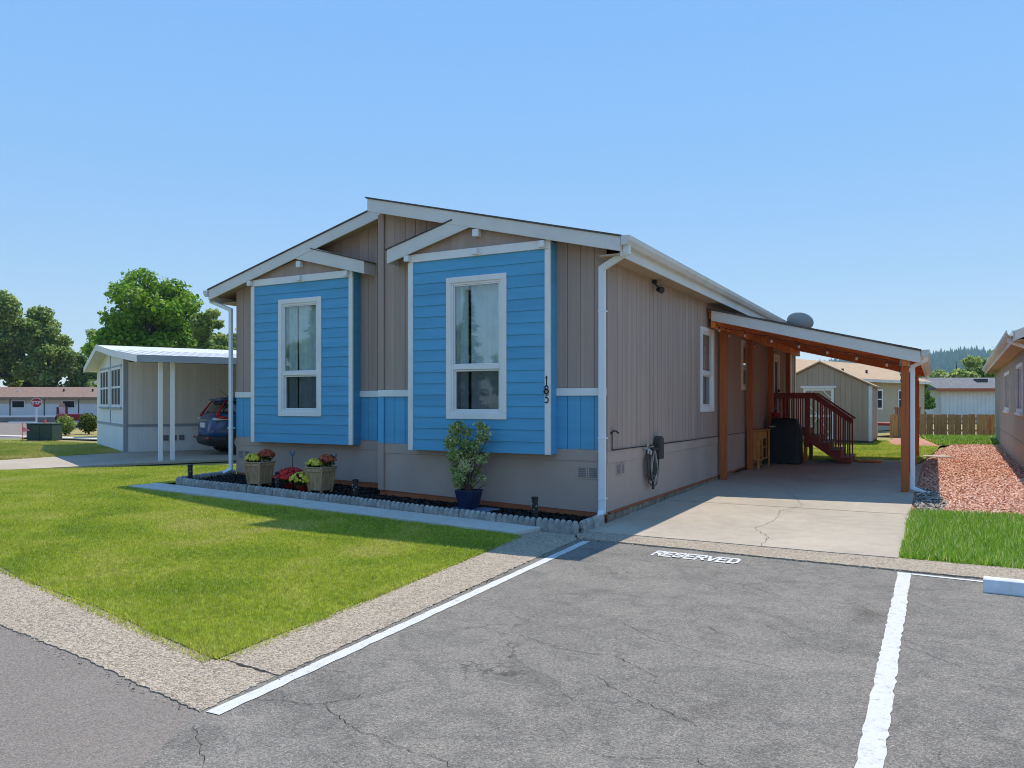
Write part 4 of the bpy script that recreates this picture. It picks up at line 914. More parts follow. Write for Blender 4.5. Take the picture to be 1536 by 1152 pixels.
# ================================================================== FLOWER BED
ed = empty('bed_edging', (0, 0, 0), 0, 'scalloped grey concrete edging blocks around the front flower bed', 'edging')
def edging_mesh(L, nsc):
    w = L / nsc; mb = MB(); mb.box((.004, -.026, -.05), (L - .004, .030, .088))
    for i in range(nsc):
        r = w * .5; mb.lathe([(r * .98, -.05), (r, .085), (r * .93, .108), (r * .72, .126), (r * .4, .137), (.002, .14)], (i * w + w / 2, 0, 0), 10)
    me = mb.mesh('edging_block'); me.materials.append(EDGEC); return me
eme = edging_mesh(.596, 7); eme2 = edging_mesh(.34, 4)
def place_edge(me, x, y, a):
    o = link('edging_block', me, None, ed); o.location = (x, y, gz(x, y) - .004 + random.uniform(-.006, .006)); o.rotation_euler = (random.uniform(-.03, .03), random.uniform(-.012, .012) + (.026 if abs(math.cos(a)) > .5 else 0), a + random.uniform(-.025, .025))
for i in range(13):
    x0 = .01 - (i + 1) * .60; y0 = -.995 + (i + 1) * .0115; place_edge(eme, x0, y0, R(-1.1))
place_edge(eme2, .01, -.90, R(92)); place_edge(eme2, .005, -.54, R(88)); place_edge(eme, -7.79, -.84, R(97)); place_edge(eme, -7.90, -.24, R(100)); place_edge(eme2, -8.02, .36, R(95))

def path_light(x, y, label):
    t = empty('path_light', (x, y, gz(x, y) + .045), 0, label, 'garden light', 'solar path lights in the bed')
    MB().lathe([(.042, 0), (.042, .27), (.038, .272)], n=14).build('body', DARKM, t, smooth=False)
    MB().lathe([(.046, .268), (.048, .285), (.044, .297), (.01, .30)], n=14).build('cap', BLACKP, t)
    for k in range(10):
        a = k * 2.4; z = .10 + .015 * k; MB().cbox((.0412 * math.cos(a), .0412 * math.sin(a), z), (.014, .014, .018)).build('cutout', CHROME if k % 3 == 0 else GALV, t)
path_light(-7.72, -.62, 'dark solar path light at the left end corner of the bed'); path_light(-5.70, -.50, 'dark solar path light in front of the red mums')
path_light(-4.03, -.50, 'dark solar path light between the wooden planter and blue pot'); path_light(-.82, -.58, 'dark solar path light near the white front downspout')

def mum(t, c, r, petals, nf, seed, squash=.75):
    random.seed(seed)
    leafcloud('foliage', [(c[0], c[1], c[2] + r * .25, r * .85, r * .7)], 420, .020, MUMG, t, .3, .3)
    pts = []
    V = []; F = []; rn = []
    for i in range(nf):
        u = random.uniform(.15, 1); a = random.uniform(0, 6.283); rr = math.sqrt(1 - u * u)
        d = Vector((rr * math.cos(a), rr * math.sin(a), u)); p = Vector(c) + Vector((d.x * r, d.y * r, r * .2 + d.z * r * squash)) * random.uniform(.93, 1.06)
        ax = d.orthogonal().normalized(); bx = d.cross(ax); s = random.uniform(.022, .034); k0 = len(V); v = random.uniform(0, 1)
        V.append(p + d * s * .5); rn.append(v)
        for j in range(9):
            th = 6.283 * j / 9; q = s * (1.1 if j % 2 else .75); V.append(p + (ax * math.cos(th) + bx * math.sin(th)) * q + d * random.uniform(-.004, .004)); rn.append(clamp(v + random.uniform(-.2, .2)))
        F += [(k0, k0 + 1 + j, k0 + 1 + (j + 1) % 9) for j in range(9)]
    npmesh('flowers', np.array([tuple(v) for v in V]), np.array(F), petals, t, np.array(rn))
def planter(x, y, label):
    t = empty('wooden_planter', (x, y, gz(x, y) + .05), R(3), label, 'planter', 'tapered wooden planters')
    a, b, h = .135, .185, .40
    for k in range(4):
        ang = k * math.pi / 2; rot = lambda x_, y_, z_, c_=math.cos(ang), s_=math.sin(ang): (x_ * c_ - y_ * s_, x_ * s_ + y_ * c_, z_)
        mb = MB(rot)
        mb.add([(-a + .03, -a + .012, .03), (a - .03, -a + .012, .03), (b - .03, -b + .012, h - .01), (-b + .03, -b + .012, h - .01), (-a + .03, -a + .03, .03), (a - .03, -a + .03, .03), (b - .03, -b + .03, h - .01), (-b + .03, -b + .03, h - .01)],
               [(0, 1, 2, 3), (7, 6, 5, 4), (0, 4, 5, 1), (1, 5, 6, 2), (2, 6, 7, 3), (3, 7, 4, 0)]); mb.build('panel', PLANTW, t)
        mb = MB(rot); mb.add([(a - .035, -a - .004, 0), (a, -a - .004, 0), (b, -b - .004, h), (b - .04, -b - .004, h), (a - .035, -a + .034, 0), (a, -a + .034, 0), (b, -b + .036, h), (b - .04, -b + .036, h)], [(0, 1, 2, 3), (7, 6, 5, 4), (0, 4, 5, 1), (1, 5, 6, 2), (2, 6, 7, 3), (3, 7, 4, 0)]); mb.build('corner_post', PLANTW, t)
        mb = MB(rot); mb.box((-b + .04, -b - .002, h - .055), (b - .04, -b + .02, h - .006)); mb.build('rail', PLANTW, t)
        mb = MB(rot); mb.box((-a + .03, -a - .006, .04), (a - .035, -a + .014, .085)); mb.build('rail', PLANTW, t)
        mb = MB(rot); mb.box((-b - .014, -b - .014, h + .001), (b - .0265, -b + .026, h + .018)); mb.build('rim', PLANTW, t)
    MB().box((-b + .03, -b + .03, h - .05), (b - .03, b - .03, h - .03)).build('soil', BLKM, t)
    return t
pl = planter(-6.31, -.33, 'weathered wooden planter with yellow and rust mums near the left downspout'); mum(pl, (-.07, -.06, .42), .14, MUMY, 95, 3); mum(pl, (.09, .07, .47), .15, MUMR, 110, 4)
pl = planter(-4.92, -.32, 'weathered wooden planter with yellow and rust mums right of the yellow mum'); mum(pl, (-.07, -.07, .42), .135, MUMY, 95, 5); mum(pl, (.09, .06, .47), .145, MUMR, 110, 6)
def potmum(x, y, r, petals, nf, label, seed, pm_):
    t = empty('potted_mum', (x, y, gz(x, y) + .04), 0, label, 'flowers'); MB().lathe([(.08, 0), (.10, .10), (.105, .105), (.1, .10), (.08, .08)], n=16).build('pot', pm_, t, smooth=True); mum(t, (0, 0, .12), r, petals, nf, seed, .7)
potmum(-5.62, -.30, .26, MUMRED, 190, 'low clump of bright red mums between the wooden planters', 8, REDPL); potmum(-5.22, -.42, .22, MUMY, 150, 'low clump of yellow mums beside the wooden planter', 9, REDPL)
def stake(x, y, z, label):
    t = empty('garden_stake', (x, y, gz(x, y) + .04), R(20), label, 'garden ornament')
    MB().tube([(0, 0, 0), (0, 0, z)], .006, 6).build('rod', DARKM, t)
    for s_ in (-1, 1): MB().prism([(0, z), (s_ * .035, z + .02), (s_ * .055, z + .10), (s_ * .03, z + .11), (s_ * .004, z + .04)], -.004, .004, 'y').build('wing', BLUEST, t)
stake(-5.98, .12, .50, 'blue metal winged garden stake behind the planter with red mum neighbour'); stake(-5.02, .12, .50, 'blue metal winged garden stake behind the planter nearest the corner post')

# blue pot with variegated shrub
bp_ = empty('potted_shrub', (-1.98, -.42, gz(-1.98, -.42) + .062), 0, 'variegated shrub in a square navy blue pot under the large bay window', 'plant')
a, b, h = .105, .155, .27
mb = MB(); mb.v = [(-a, -a, 0), (a, -a, 0), (a, a, 0), (-a, a, 0), (-b, -b, h), (b, -b, h), (b, b, h), (-b, b, h), (-b + .018, -b + .018, h), (b - .018, -b + .018, h), (b - .018, b - .018, h), (-b + .018, b - .018, h), (-b + .02, -b + .02, h - .04), (b - .02, -b + .02, h - .04), (b - .02, b - .02, h - .04), (-b + .02, b - .02, h - .04)]
mb.f = [(0, 3, 2, 1), (0, 1, 5, 4), (1, 2, 6, 5), (2, 3, 7, 6), (3, 0, 4, 7)] + [(4 + i, 4 + (i + 1) % 4, 8 + (i + 1) % 4, 8 + i) for i in range(4)] + [(8 + i, 8 + (i + 1) % 4, 12 + (i + 1) % 4, 12 + i) for i in range(4)] + [(12, 13, 14, 15)]
mb.build('pot', NAVY, bp_, bevel=.008)
cl = [(-.13, 0, .36, .12, .11), (-.05, -.06, .46, .13, .12), (-.19, .0, .56, .12, .11), (.0, -.03, .62, .13, .12), (-.24, .02, .74, .12, .11), (-.12, -.05, .78, .14, .12), (.02, 0, .76, .13, .12), (.14, 0, .72, .10, .09), (.10, .02, .55, .09, .08), (-.27, 0, .92, .10, .10), (-.16, -.04, .98, .14, .12), (-.02, -.02, .93, .12, .11),
      (.10, -.02, .90, .11, .10), (.16, .0, 1.02, .10, .10), (-.20, 0, 1.14, .13, .11), (-.10, -.03, 1.19, .12, .10), (-.02, 0, 1.10, .10, .09), (.20, 0, 1.13, .11, .11), (.17, -.02, 1.22, .09, .08), (.25, 0, 1.02, .06, .05), (.20, 0, .68, .07, .05), (.16, .02, .44, .07, .05), (.05, 0, .38, .07, .06), (.30, 0, 1.10, .05, .04), (.24, 0, .78, .06, .05)]
cl = [(x * 1.25, y * 2.6, .22 + (z - .22) * 1.0, r * .92, h_ * .92) for x, y, z, r, h_ in cl]
sm = MB()
for k, (x, y, z, r, h_) in enumerate(cl):
    x0 = random.uniform(-.05, .05); sm.tube([(x0, random.uniform(-.04, .04), .22), (x0 + (x - x0) * .35 + random.uniform(-.03, .03), y * .4, .22 + (z - .22) * .5), (x, y, z)], [.010, .007, .003], 5)
for q in ((-.36, .0, .98), (-.40, 0, 1.04), (.34, 0, .36), (.33, .0, 1.06)): sm.tube([(q[0] * .3, 0, q[2] - .12), (q[0] * .7, 0, q[2] - .02), q], [.006, .004, .002], 4)
tag(sm.build('stem', STEMM, bp_), kind='stuff'); leafcloud('leaves', cl, 5600, .0195, VARIEG, bp_, .35, .35, .6)
tag(MB().prism([(-2.28, -.62), (-1.62, -.64), (-1.58, -.20), (-2.25, -.18)], gz(-2, 0) + .035, gz(-2, 0) + .058, 'z').build('stone_slab', BLUEST, bevel=.008), 'flat bluish stone slab under the navy blue pot', 'paver')

# ================================================================== NEIGHBOUR ON THE LEFT
NR = R(-26.15)
nb = empty('neighbour_house', (-16.64, 4.28, .22), NR, 'white single storey house with grey trim and a flat carport roof', 'house')
nbw = MB(); nbw.box((-5.7, 0, -.1), (-.012, 12, 2.55)); nbw.prism([(-5.7, 2.55), (-.012, 2.55), (-.012, 2.78), (-2.85, 3.14), (-5.7, 2.58)], 0, .12, 'y')
nbw = nbw.build('wall', NBW, nb)
y = 0.09
while y < 4.4: MB().box((-.0115, y, .80), (.002, y + .1335, 2.62)).build('siding_board', NBC, nbw); MB().box((-.0115, y, -.02), (.002, y + .1335, .72)).build('siding_board', NBW, nbw); y += .1365
MB().box((-.0115, 4.4, -.02), (.006, 12, 2.62)).build('siding_panel', NBC, nbw)
MB().box((-.10, -.02, -.05), (.02, .085, 2.72)).build('corner_trim', NBG, nb); MB().box((.0085, .087, .722), (.022, 12, .798)).build('belt_board', NBG, nb)
MB().box((-5.7, -.018, .72), (-.102, -.001, .80)).build('belt_board', NBG, nb); MB().box((-2.62, -.016, .802), (-2.54, -.001, 3.05)).build('centre_trim', NBG, nb)
for u0, u1 in ((-4.75, -2.85), (-2.35, -.45)):
    w = MB().ring(u0, u1, 1.30, 2.50, .07, -.035, -.001).build('window', NBW, nb); MB().box((u0 - .08, -.06, 1.24), (u1 + .08, -.001, 1.298)).build('sill', NBG, w); MB().box((u0 - .05, -.03, 2.502), (u1 + .05, -.001, 2.56)).build('head', NBG, w)
    for k in range(3):
        a = u0 + .08 + k * (u1 - u0 - .16) / 3; b = a + (u1 - u0 - .16) / 3 - .10
        for z0, z1 in ((1.375, 1.87), (1.93, 2.425)): MB().box((a + .05, -.02, z0), (b + .05, -.012, z1)).build('pane', DKGLASS, w)
    bk = MB()
    for (p, q, c, d_) in rect_minus((u0 + .071, u1 - .071, 1.371, 2.429), [(u0 + .13 + k * (u1 - u0 - .16) / 3, u0 + .13 + (k + 1) * (u1 - u0 - .16) / 3 - .10, z0, z1) for k in range(3) for z0, z1 in ((1.374, 1.871), (1.929, 2.426))]): bk.box((p, -.028, c), (q, -.002, d_))
    bk.build('mullion', NBW, w)
for k in range(3): MB().box((.0085, 1.05 + k * .22, .30), (.018, 1.2 + k * .22, .46)).build('vent', VENT, nb)
rp = [(-6.0, 2.64), (-2.85, 3.26), (0, 2.95), (4.35, 2.58)]
rf = MB().prism(rp + [(4.35, 2.50), (0, 2.80), (-2.85, 3.10), (-6.0, 2.50)], -.36, 12.3, 'y').build('roof', METALR, nb)
for i in range(3):
    (a, za), (b, zb) = rp[i], rp[i + 1]; MB().prism([(a, za + .012), (b, zb + .012), (b, zb - .17), (a, za - .17)], -.385, -.361, 'y').build('fascia', METALR, rf)
MB().box((4.351, -.385, 2.42), (4.375, 12.3, 2.59)).build('fascia', NBG, rf)
for k in range(16): MB().prism([(-.0, 2.955), (4.34, 2.588), (4.34, 2.60), (0, 2.967)], -.2 + k * .3, -.175 + k * .3, 'y').build('roof_seam', METALR, rf)
for a in (.20, .48, 4.2, 4.48): MB().box((4.02, a - .045, -.06), (4.11, a + .045, 2.52)).build('post', NBW, nb)
nloc = lambda p, a: (-16.64 + .8976 * p + .4407 * a, 4.28 - .4407 * p + .8976 * a)
sheet('driveway', [nloc(.05, 10), nloc(.05, 0), nloc(.6, -1.2), nloc(1.6, -3), nloc(2.4, -9.5), nloc(5.2, -9.5), nloc(5.0, -3), nloc(4.6, 0), nloc(4.5, 10)], -.01, CONC, .05)
sheet('neighbour_lawn', [nloc(0, 0), nloc(.55, -1.2), nloc(1.5, -3), nloc(2.2, -8.5), nloc(-2, -9.5), nloc(-8, -7.6), nloc(-14, -5.5), nloc(-11, -1.5), nloc(-5.7, 0)], -.02, SOIL)
blades('grass', [nloc(0, -.02), nloc(.5, -1.2), nloc(1.45, -3), nloc(2.1, -8.2), nloc(-2, -8.6), nloc(-8, -7.0), nloc(-11, -5.2), nloc(-9.5, -1.5), nloc(-5.7, -.05)], 4200, .06, .009, GRASS_D, -.02, 1.0, label='dry yellowish lawn beside the white neighbouring house', cat='grass')
sheet('sidewalk', [nloc(-14, -5.2), nloc(-14, -4.6), nloc(-6.2, -1.1), nloc(-6.2, -1.6)], .0, CONCW, .04); sheet('sidewalk', [nloc(-18, -4.2), nloc(-18, -3.4), nloc(-6.5, 3.0), nloc(-6.5, 2.2)], .0, CONCW, .04)

# dark blue SUV in that carport
cx_, cy_ = nloc(2.12, 1.62)
car = empty('parked_suv', (cx_, cy_, .235), NR, 'dark blue SUV parked under the white carport, rear showing', 'car')
def slices(sl, n=48, e=.32):
    mb = MB()
    for z, yr, yf, w in sl:
        for j in range(n):
            t = 2 * math.pi * j / n; c, s_ = math.cos(t), math.sin(t); mb.v.append((math.copysign(abs(c) ** e, c) * w, (yr + yf) / 2 + math.copysign(abs(s_) ** e, s_) * (yf - yr) / 2, z))
    for i in range(len(sl) - 1):
        for j in range(n): mb.f.append((i * n + j, i * n + (j + 1) % n, (i + 1) * n + (j + 1) % n, (i + 1) * n + j))
    mb.f += [tuple(range(n))[::-1], tuple(range((len(sl) - 1) * n, len(sl) * n))]; return mb
slices([(.42, .05, 4.42, .86), (.60, .03, 4.47, .905), (.80, .05, 4.45, .91), (.98, .10, 4.35, .905), (1.06, .16, 4.0, .89), (1.12, .22, 3.35, .87)]).build('body', CARBLUE, car, smooth=True)
slices([(.20, .20, 4.25, .82), (.26, .03, 4.42, .88), (.40, -.03, 4.48, .90), (.46, -.01, 4.47, .90), (.50, .04, 4.4, .87)]).build('bumper', CARBLK, car, smooth=True)
slices([(1.115, .24, 3.3, .855), (1.30, .36, 2.95, .79), (1.46, .50, 2.6, .71)]).build('window', CARGL, car, smooth=True)
slices([(1.46, .42, 2.66, .725), (1.52, .44, 2.6, .70), (1.575, .62, 2.4, .62), (1.60, .9, 2.2, .45)]).build('roof', CARBLUE, car, smooth=True)
for s_ in (-1, 1):
    MB().tube([(s_ * .70, .50, 1.48), (s_ * .77, .36, 1.30), (s_ * .845, .24, 1.12), (s_ * .865, .22, 1.02)], [.018, .028, .042, .045], 8).build('tail_light', CARRED, car, smooth=True); MB().tube([(s_ * .855, .24, 1.03), (s_ * .895, .40, .99), (s_ * .905, .58, .985)], [.06, .04, .012], 8).build('tail_light', CARRED, car, smooth=True)
    MB().tube([(s_ * .80, .14, .97), (s_ * .87, .20, .96), (s_ * .905, .50, .955)], [.045, .04, .012], 8).build('reflector', CARWHT, car, smooth=True)
    MB().bar((s_ * .74, .55, 1.46), (s_ * .862, .80, 1.13), .03, .13).build('pillar', CARBLUE, car)
    MB().tube([(s_ * .852, 1.0, 1.14), (s_ * .80, .74, 1.28), (s_ * .74, 1.0, 1.43), (s_ * .72, 1.6, 1.46)], .012, 6).build('window_trim', CHROME, car)
    for yy in (.86, 3.55):
        w = MB().tube([(s_ * .70, yy, .33), (s_ * .90, yy, .33)], .34, 24).build('wheel', TYRE, car); MB().tube([(s_ * .86, yy, .33), (s_ * .906, yy, .33)], [.22, .20], 18).build('rim', GALV, w)
        MB().tube([(s_ * .80, yy, .36), (s_ * .903, yy, .36)], .40, 24).build('wheel_arch', CARBLK, car)
    MB().tube([(s_ * .80, .02, .44), (s_ * .70, -.012, .44)], .03, 6).build('fog_light', CARRED, car)
MB().box((-.26, .035, .72), (.26, .06, .86)).build('licence_plate', SIGNWH, car); MB().box((-.4, .06, .90), (.4, .10, .95)).build('trim_strip', CHROME, car)
MB().tube([(0, .75, 1.585), (0, .48, 1.80)], [.008, .003], 5).build('antenna', BLACKP, car); MB().bar((0, .40, 1.33), (.45, .40, 1.20), .02, .02).build('wiper', BLACKP, car)
MB().box((-.64, .36, 1.47), (.64, .56, 1.53)).build('spoiler', CARBLUE, car, bevel=.02)

# ================================================================== TREES
def broadleaf(x, y, h, wid, m, n, size, label, cat='tree', base=.25, nb_=36, group=None, sq=1.0, seed=1, zb=.1, shape=1.0):
    random.seed(seed); t = empty('broadleaf_tree', (x, y, zb), random.uniform(0, 6), label, cat, group)
    zc_ = h * (base + 1) / 2; hz = h * (1 - base) / 2; blobs = []; br = MB()
    br.tube([(0, 0, -.3), (.05 * wid * .1, 0, h * base), (.1, .05, h * .55), (0, .1, h * .85)], [h * .03, h * .022, h * .014, h * .004], 8)
    k = 0
    while k < nb_:
        d = Vector((random.gauss(0, 1), random.gauss(0, 1), random.gauss(0, 1))).normalized(); rr = random.uniform(.35, .86)
        zz = d.z * rr; taper = 1 - .30 * max(0, zz) * shape - .15 * max(0, -zz)
        p = Vector((d.x * rr * wid / 2 * taper, d.y * rr * wid / 2 * taper, zc_ + zz * hz)); r = wid * random.uniform(.085, .16)
        blobs.append((p.x, p.y, p.z, r, r * random.uniform(.6, .85))); k += 1
        if k % 3 == 0: br.tube([(0, 0, h * base * random.uniform(.8, 1.6)), (p.x * .5, p.y * .5, h * base + (p.z - h * base) * .62), tuple(p)], [h * .010, h * .006, h * .002], 5)
    br.build('trunk', BARK, t); leafcloud('crown', blobs, n, size, m, t, .3, .35, .6)
    return t
def conifer(x, y, h, r, n, size, label, group=None, seed=1, zb=.1, m=None):
    random.seed(seed); t = empty('conifer_tree', (x, y, zb), random.uniform(0, 6), label, 'tree', group)
    tr_ = MB().tube([(0, 0, -.3), (0, 0, h * .5), (0, 0, h)], [h * .018, h * .01, h * .002], 7); N = n
    z = RNG.random(N) ** 1.25; rad = r * (1 - z) ** .85 * (.72 + .28 * np.sin(z * 46 + RNG.random() * 6)) + .04 * r; a = RNG.integers(0, 17, N) * (6.2832 / 17) + z * 31 + RNG.normal(0, .16, N); f = RNG.random(N) ** .6
    c = np.c_[np.cos(a) * rad * f, np.sin(a) * rad * f, h * (.10 + .90 * z) - rad * f * .32]
    out = np.c_[np.cos(a), np.sin(a), -.35 + RNG.normal(0, .25, N)]; sd_ = np.c_[-np.sin(a), np.cos(a), RNG.normal(0, .3, N)]; s = size * RNG.uniform(.6, 1.4, N)[:, None]
    V = np.empty((N, 4, 3)); V[:, 0] = c - out * s; V[:, 1] = c - sd_ * s * .4; V[:, 2] = c + out * s; V[:, 3] = c + sd_ * s * .4
    tr_.build('trunk', BARK, t); npmesh('crown', V.reshape(-1, 3), np.arange(4 * N).reshape(N, 4), m or CONIF, t, np.repeat(np.clip(RNG.normal(.5, .25, N), 0, 1), 4)); return t
broadleaf(-42.8, 24.4, 10.5, 8.6, MAPLE, 30000, .15, 'large bright green maple standing behind the white house', nb_=80, base=.14, seed=4, shape=.4)
broadleaf(-80, 31.0, 16.0, 10.5, OAKL, 22000, .20, 'tall grey green tree at the far edge of the street', seed=6, base=.1, nb_=34)
broadleaf(-86, 35.5, 14.5, 9.0, OAKL, 14000, .22, 'tall grey green tree rising above the street trees', seed=7, base=.05, nb_=34)
broadleaf(-77, 37.5, 12.0, 9.0, OAKL, 19000, .20, 'rounded dark green tree behind the brown roofed building', seed=8, base=.06, nb_=36)
broadleaf(-75.0, 43.5, 11.2, 8.5, OAKL, 13000, .2, 'slim grey green tree between the rounded tree and the maple', seed=9, base=.05, nb_=34)
broadleaf(-72, 41.5, 9.6, 8.5, OAKL, 12000, .22, 'lower dark tree left of the maple', seed=10, base=.04, nb_=30)
broadleaf(-66, 43.5, 8.6, 8.0, OAKL, 11000, .22, 'dark understorey tree under the maple', seed=11, base=.02, nb_=28)
broadleaf(-84, 39, 12.4, 9.5, OAKL, 13000, .24, 'broad green tree on the far left beyond the street', seed=12, base=.05, nb_=32)
broadleaf(-36.4, 23.8, 8.3, 4.6, OAKL, 13000, .13, 'yellowish green tree showing beside the left downspout', seed=13, base=.15, nb_=26)
broadleaf(-33.4, 24.6, 7.8, 4.6, OAKL, 12000, .13, 'dark green tree behind the house beyond the white carport', seed=14, base=.1, nb_=26)
conifer(-38.0, 30.0, 8.8, 2.0, 2800, .22, 'slim dark conifer behind the yellowish tree', seed=15)
# right background
broadleaf(5.9, 78, 6.6, 6.2, OAKL, 6000, .22, 'dark rounded tree beyond the white garage', seed=21, base=.0, nb_=28)
broadleaf(2.2, 80, 5.2, 6.4, MAPLE, 6000, .2, 'bright green tree left of the white garage', seed=22, base=-.1, nb_=28)
broadleaf(9.0, 82, 5.0, 4.0, MAPLE, 3500, .2, 'small lime green tree beside the neighbouring eave', seed=23, base=.0, nb_=20)
broadleaf(10.5, 90, 8.0, 7.0, OAKL, 5000, .24, 'broad dark tree behind the lime green tree', seed=24, base=.0, nb_=26)
for k, (xx, yy, h_, w_) in enumerate(((-12, 74, 5.6, 7.5), (-6.5, 76, 5.4, 8), (-2, 79, 5.0, 7.5))):
    broadleaf(xx, yy, h_, w_, (OAKL, MAPLE, OAKL)[k], 5000, .22, ('dark leafy tree behind the tan roof', 'brighter leafy tree rising over the tan roof ridge', 'low leafy tree behind the tan roof end')[k], seed=30 + k, base=-.05, nb_=26)
broadleaf(2.9, 60.5, 3.4, 2.4, MAPLE, 2500, .14, 'small leafy shrub tree by the little grey roofed shelter', seed=34, base=.0, nb_=16)
# wood across the street behind the viewer, mirrored in the window panes
for k in range(13):
    xx = -76 + k * 5.0 + random.uniform(-1, 1); broadleaf(xx, -50 - random.uniform(0, 5), 8.6 + 2.2 * random.random(), 8.0, OAKL, 3800, .36, 'leafy tree in the row across the street facing the house', group='trees across the street', seed=70 + k, base=-.08, nb_=24)
for k in range(12):
    xx = -74 + k * 5.3 + random.uniform(-1.5, 1.5); conifer(xx, -47 - random.uniform(0, 4), 10.0 + 2.4 * random.random(), 2.2, 1800, .34, 'conifer in the row across the street facing the house', 'conifers across the street', seed=50 + k)

# ================================================================== FAR LEFT STREET CORNER
ub = empty('utility_box', (-25.4, 7.1, .22), R(30), 'dark green utility cabinet on the dry verge', 'utility box'); MB().box((-.47, -.35, 0), (.47, .35, .62)).build('case', UTIL, ub, bevel=.02); MB().box((-.49, -.37, .621), (.49, .37, .66)).build('lid', UTIL, ub, bevel=.015); MB().box((-.008, -.356, .04), (.008, -.351, .6)).build('door_seam', BLACKP, ub)
sg_ = empty('stop_sign', (-46.9, 19.1, .2), R(55), 'red octagonal STOP sign on a white post', 'sign')
MB().box((-.05, -.03, 0), (.05, .03, 1.75)).build('post', SIGNWH, sg_)
oc = lambda r: [(r * math.cos(R(22.5 + 45 * k)), 1.45 + r * math.sin(R(22.5 + 45 * k))) for k in range(8)]
MB().prism(oc(.33), -.052, -.032, 'y').build('border', SIGNWH, sg_); pl_ = MB().prism(oc(.30), -.058, -.0525, 'y').build('plate', SIGNRED, sg_)
for i, ch in enumerate('STOP'):
    mb = MB(); cnt = [0]
    def f4(mb, q, i=i):
        cnt[0] += 1; mb.prism([(-.235 + i * .122 + p[0] * .12, 1.36 + p[1] * .18) for p in q], -.062 - .0008 * cnt[0], -.0585, 'y')
    strokes(mb, ch, f4, .22); mb.build('letter', SIGNWH, sg_)
cn = empty('traffic_cone', (-38.4, 14.7, .19), 0, 'orange traffic cone on the street behind the utility cabinet', 'cone'); MB().box((-.2, -.2, 0), (.2, .2, .04)).build('base', ORANGE, cn); MB().lathe([(.16, .04), (.03, .55), (.02, .56)], n=14).build('body', ORANGE, cn); MB().lathe([(.125, .2), (.09, .33)], n=14).build('band', SIGNWH, cn)
for k, (xx, yy) in enumerate(((-25.6, 6.4), (-26.4, 7.9))):
    fg_ = empty('marker_flag', (xx, yy, .2), R(40), ('pink marker flag on a thin stake before the utility cabinet', 'pink marker flag on a thin stake behind the utility cabinet')[k], 'flag'); MB().tube([(0, 0, 0), (0, 0, .72)], .010, 5).build('stake', ORANGE, fg_); MB().prism([(.0, .58), (.26, .42), (.0, .36)], -.004, .004, 'y').build('cloth', PINK, fg_)
def bush(x, y, r, h, m, n, label, z=.2, sz=.05):
    t = empty('bush', (x, y, z), 0, label, 'bush'); b = [(0, 0, h * .5, r, h * .5)] + [(random.uniform(-.5, .5) * r, random.uniform(-.5, .5) * r, h * random.uniform(.3, .75), r * .5, h * .3) for k in range(7)]
    MB().tube([(0, 0, -.1), (0, 0, h * .6)], [.05, .02], 6).build('stem', STEMM, t); leafcloud('foliage', b, n, sz, m, t, .3, .75)
bush(-31.9, 13.0, .46, .92, BUSHL, 3200, 'clipped round yellow green bush beside the white house'); bush(-31.4, 11.55, .42, .85, OAKL, 900, 'loose leafy shrub near the street corner', sz=.07)
bush(-33.2, 12.6, .35, .35, MUMRED, 350, 'orange red flowers behind the round bush', sz=.05)
rc = empty('red_trailer', (-45.4, 20.4, .2), R(60), 'low red trailer half hidden behind the round bush', 'trailer')
MB().box((-.7, 0, .30), (.7, 2.6, .70)).build('body', SIGNRED, rc, bevel=.04); MB().bar((0, 0, .35), (0, -.9, .35), .08, .08).build('drawbar', DARKM, rc)
for s_ in (-.82, .71): MB().tube([(s_, 1.4, .28), (s_ + .11, 1.4, .28)], .28, 16).build('wheel', TYRE, rc)
ms = empty('notice_board', (-47.6, 21.2, .2), R(60), 'maroon framed notice board at the street corner', 'sign')
for x in (-.26, .26): MB().box((x - .07, -.08, 0), (x + .07, .08, 1.15)).build('post', MAROON, ms)
MB().box((-.189, -.03, .15), (.189, .03, 1.05)).build('panel', PALEW, ms); MB().prism([(-.2, 1.152), (.2, 1.152), (.12, 1.42), (-.12, 1.42)], -.12, .12, 'y').build('roof', TANW, ms)
# grey wall with white cap, fence, low building
dA, dB = Vector((-58.2, 21.0)), Vector((-46.4, 27.3)); dd = (dB - dA); ang = math.atan2(dd.y, dd.x); LL = dd.length
gw = empty('retaining_wall', (dA.x, dA.y, .15), ang, 'low grey wall with white cap along the far street', 'wall'); MB().box((-8, 0, 0), (LL + 6, .2, .42)).build('body', GREYWALL, gw); MB().box((-8, -.05, .421), (LL + 6, .25, .53)).build('cap', PALEW, gw)
wf = empty('mesh_fence', (dA.x - .6, dA.y + 1.2, .2), ang, 'thin dark post fence above the low grey wall', 'fence')
for k in range(9): MB().tube([(-6 + k * 2.6, 0, 0), (-6 + k * 2.6, 0, 1.75)], .05, 6).build('post', UTIL, wf)
for z in (.35, 1.72): MB().tube([(-6, 0, z), (15, 0, z)], .025, 5).build('rail', UTIL, wf)
bA = Vector((-73.0, 29.2)); bB = Vector((-62.4, 35.2)); bd_ = bB - bA; ba = math.atan2(bd_.y, bd_.x); BL = bd_.length
bb = empty('low_building', (bA.x, bA.y, .2), ba, 'long low cream building with brown shingle roof across the street', 'building')
MB().box((-3, 0, -.1), (BL, 6, 1.95)).build('wall', CREAMW, bb); MB().box((-3, -.02, -.1), (BL, -.001, 1.35)).build('lower_wall', PALEW, bb)
MB().prism([(-.6, 1.96), (3, 2.95), (6.6, 1.96), (6.6, 1.85), (-.6, 1.85)], -3.5, BL + .4, 'x').build('roof', BRNROOF, bb)
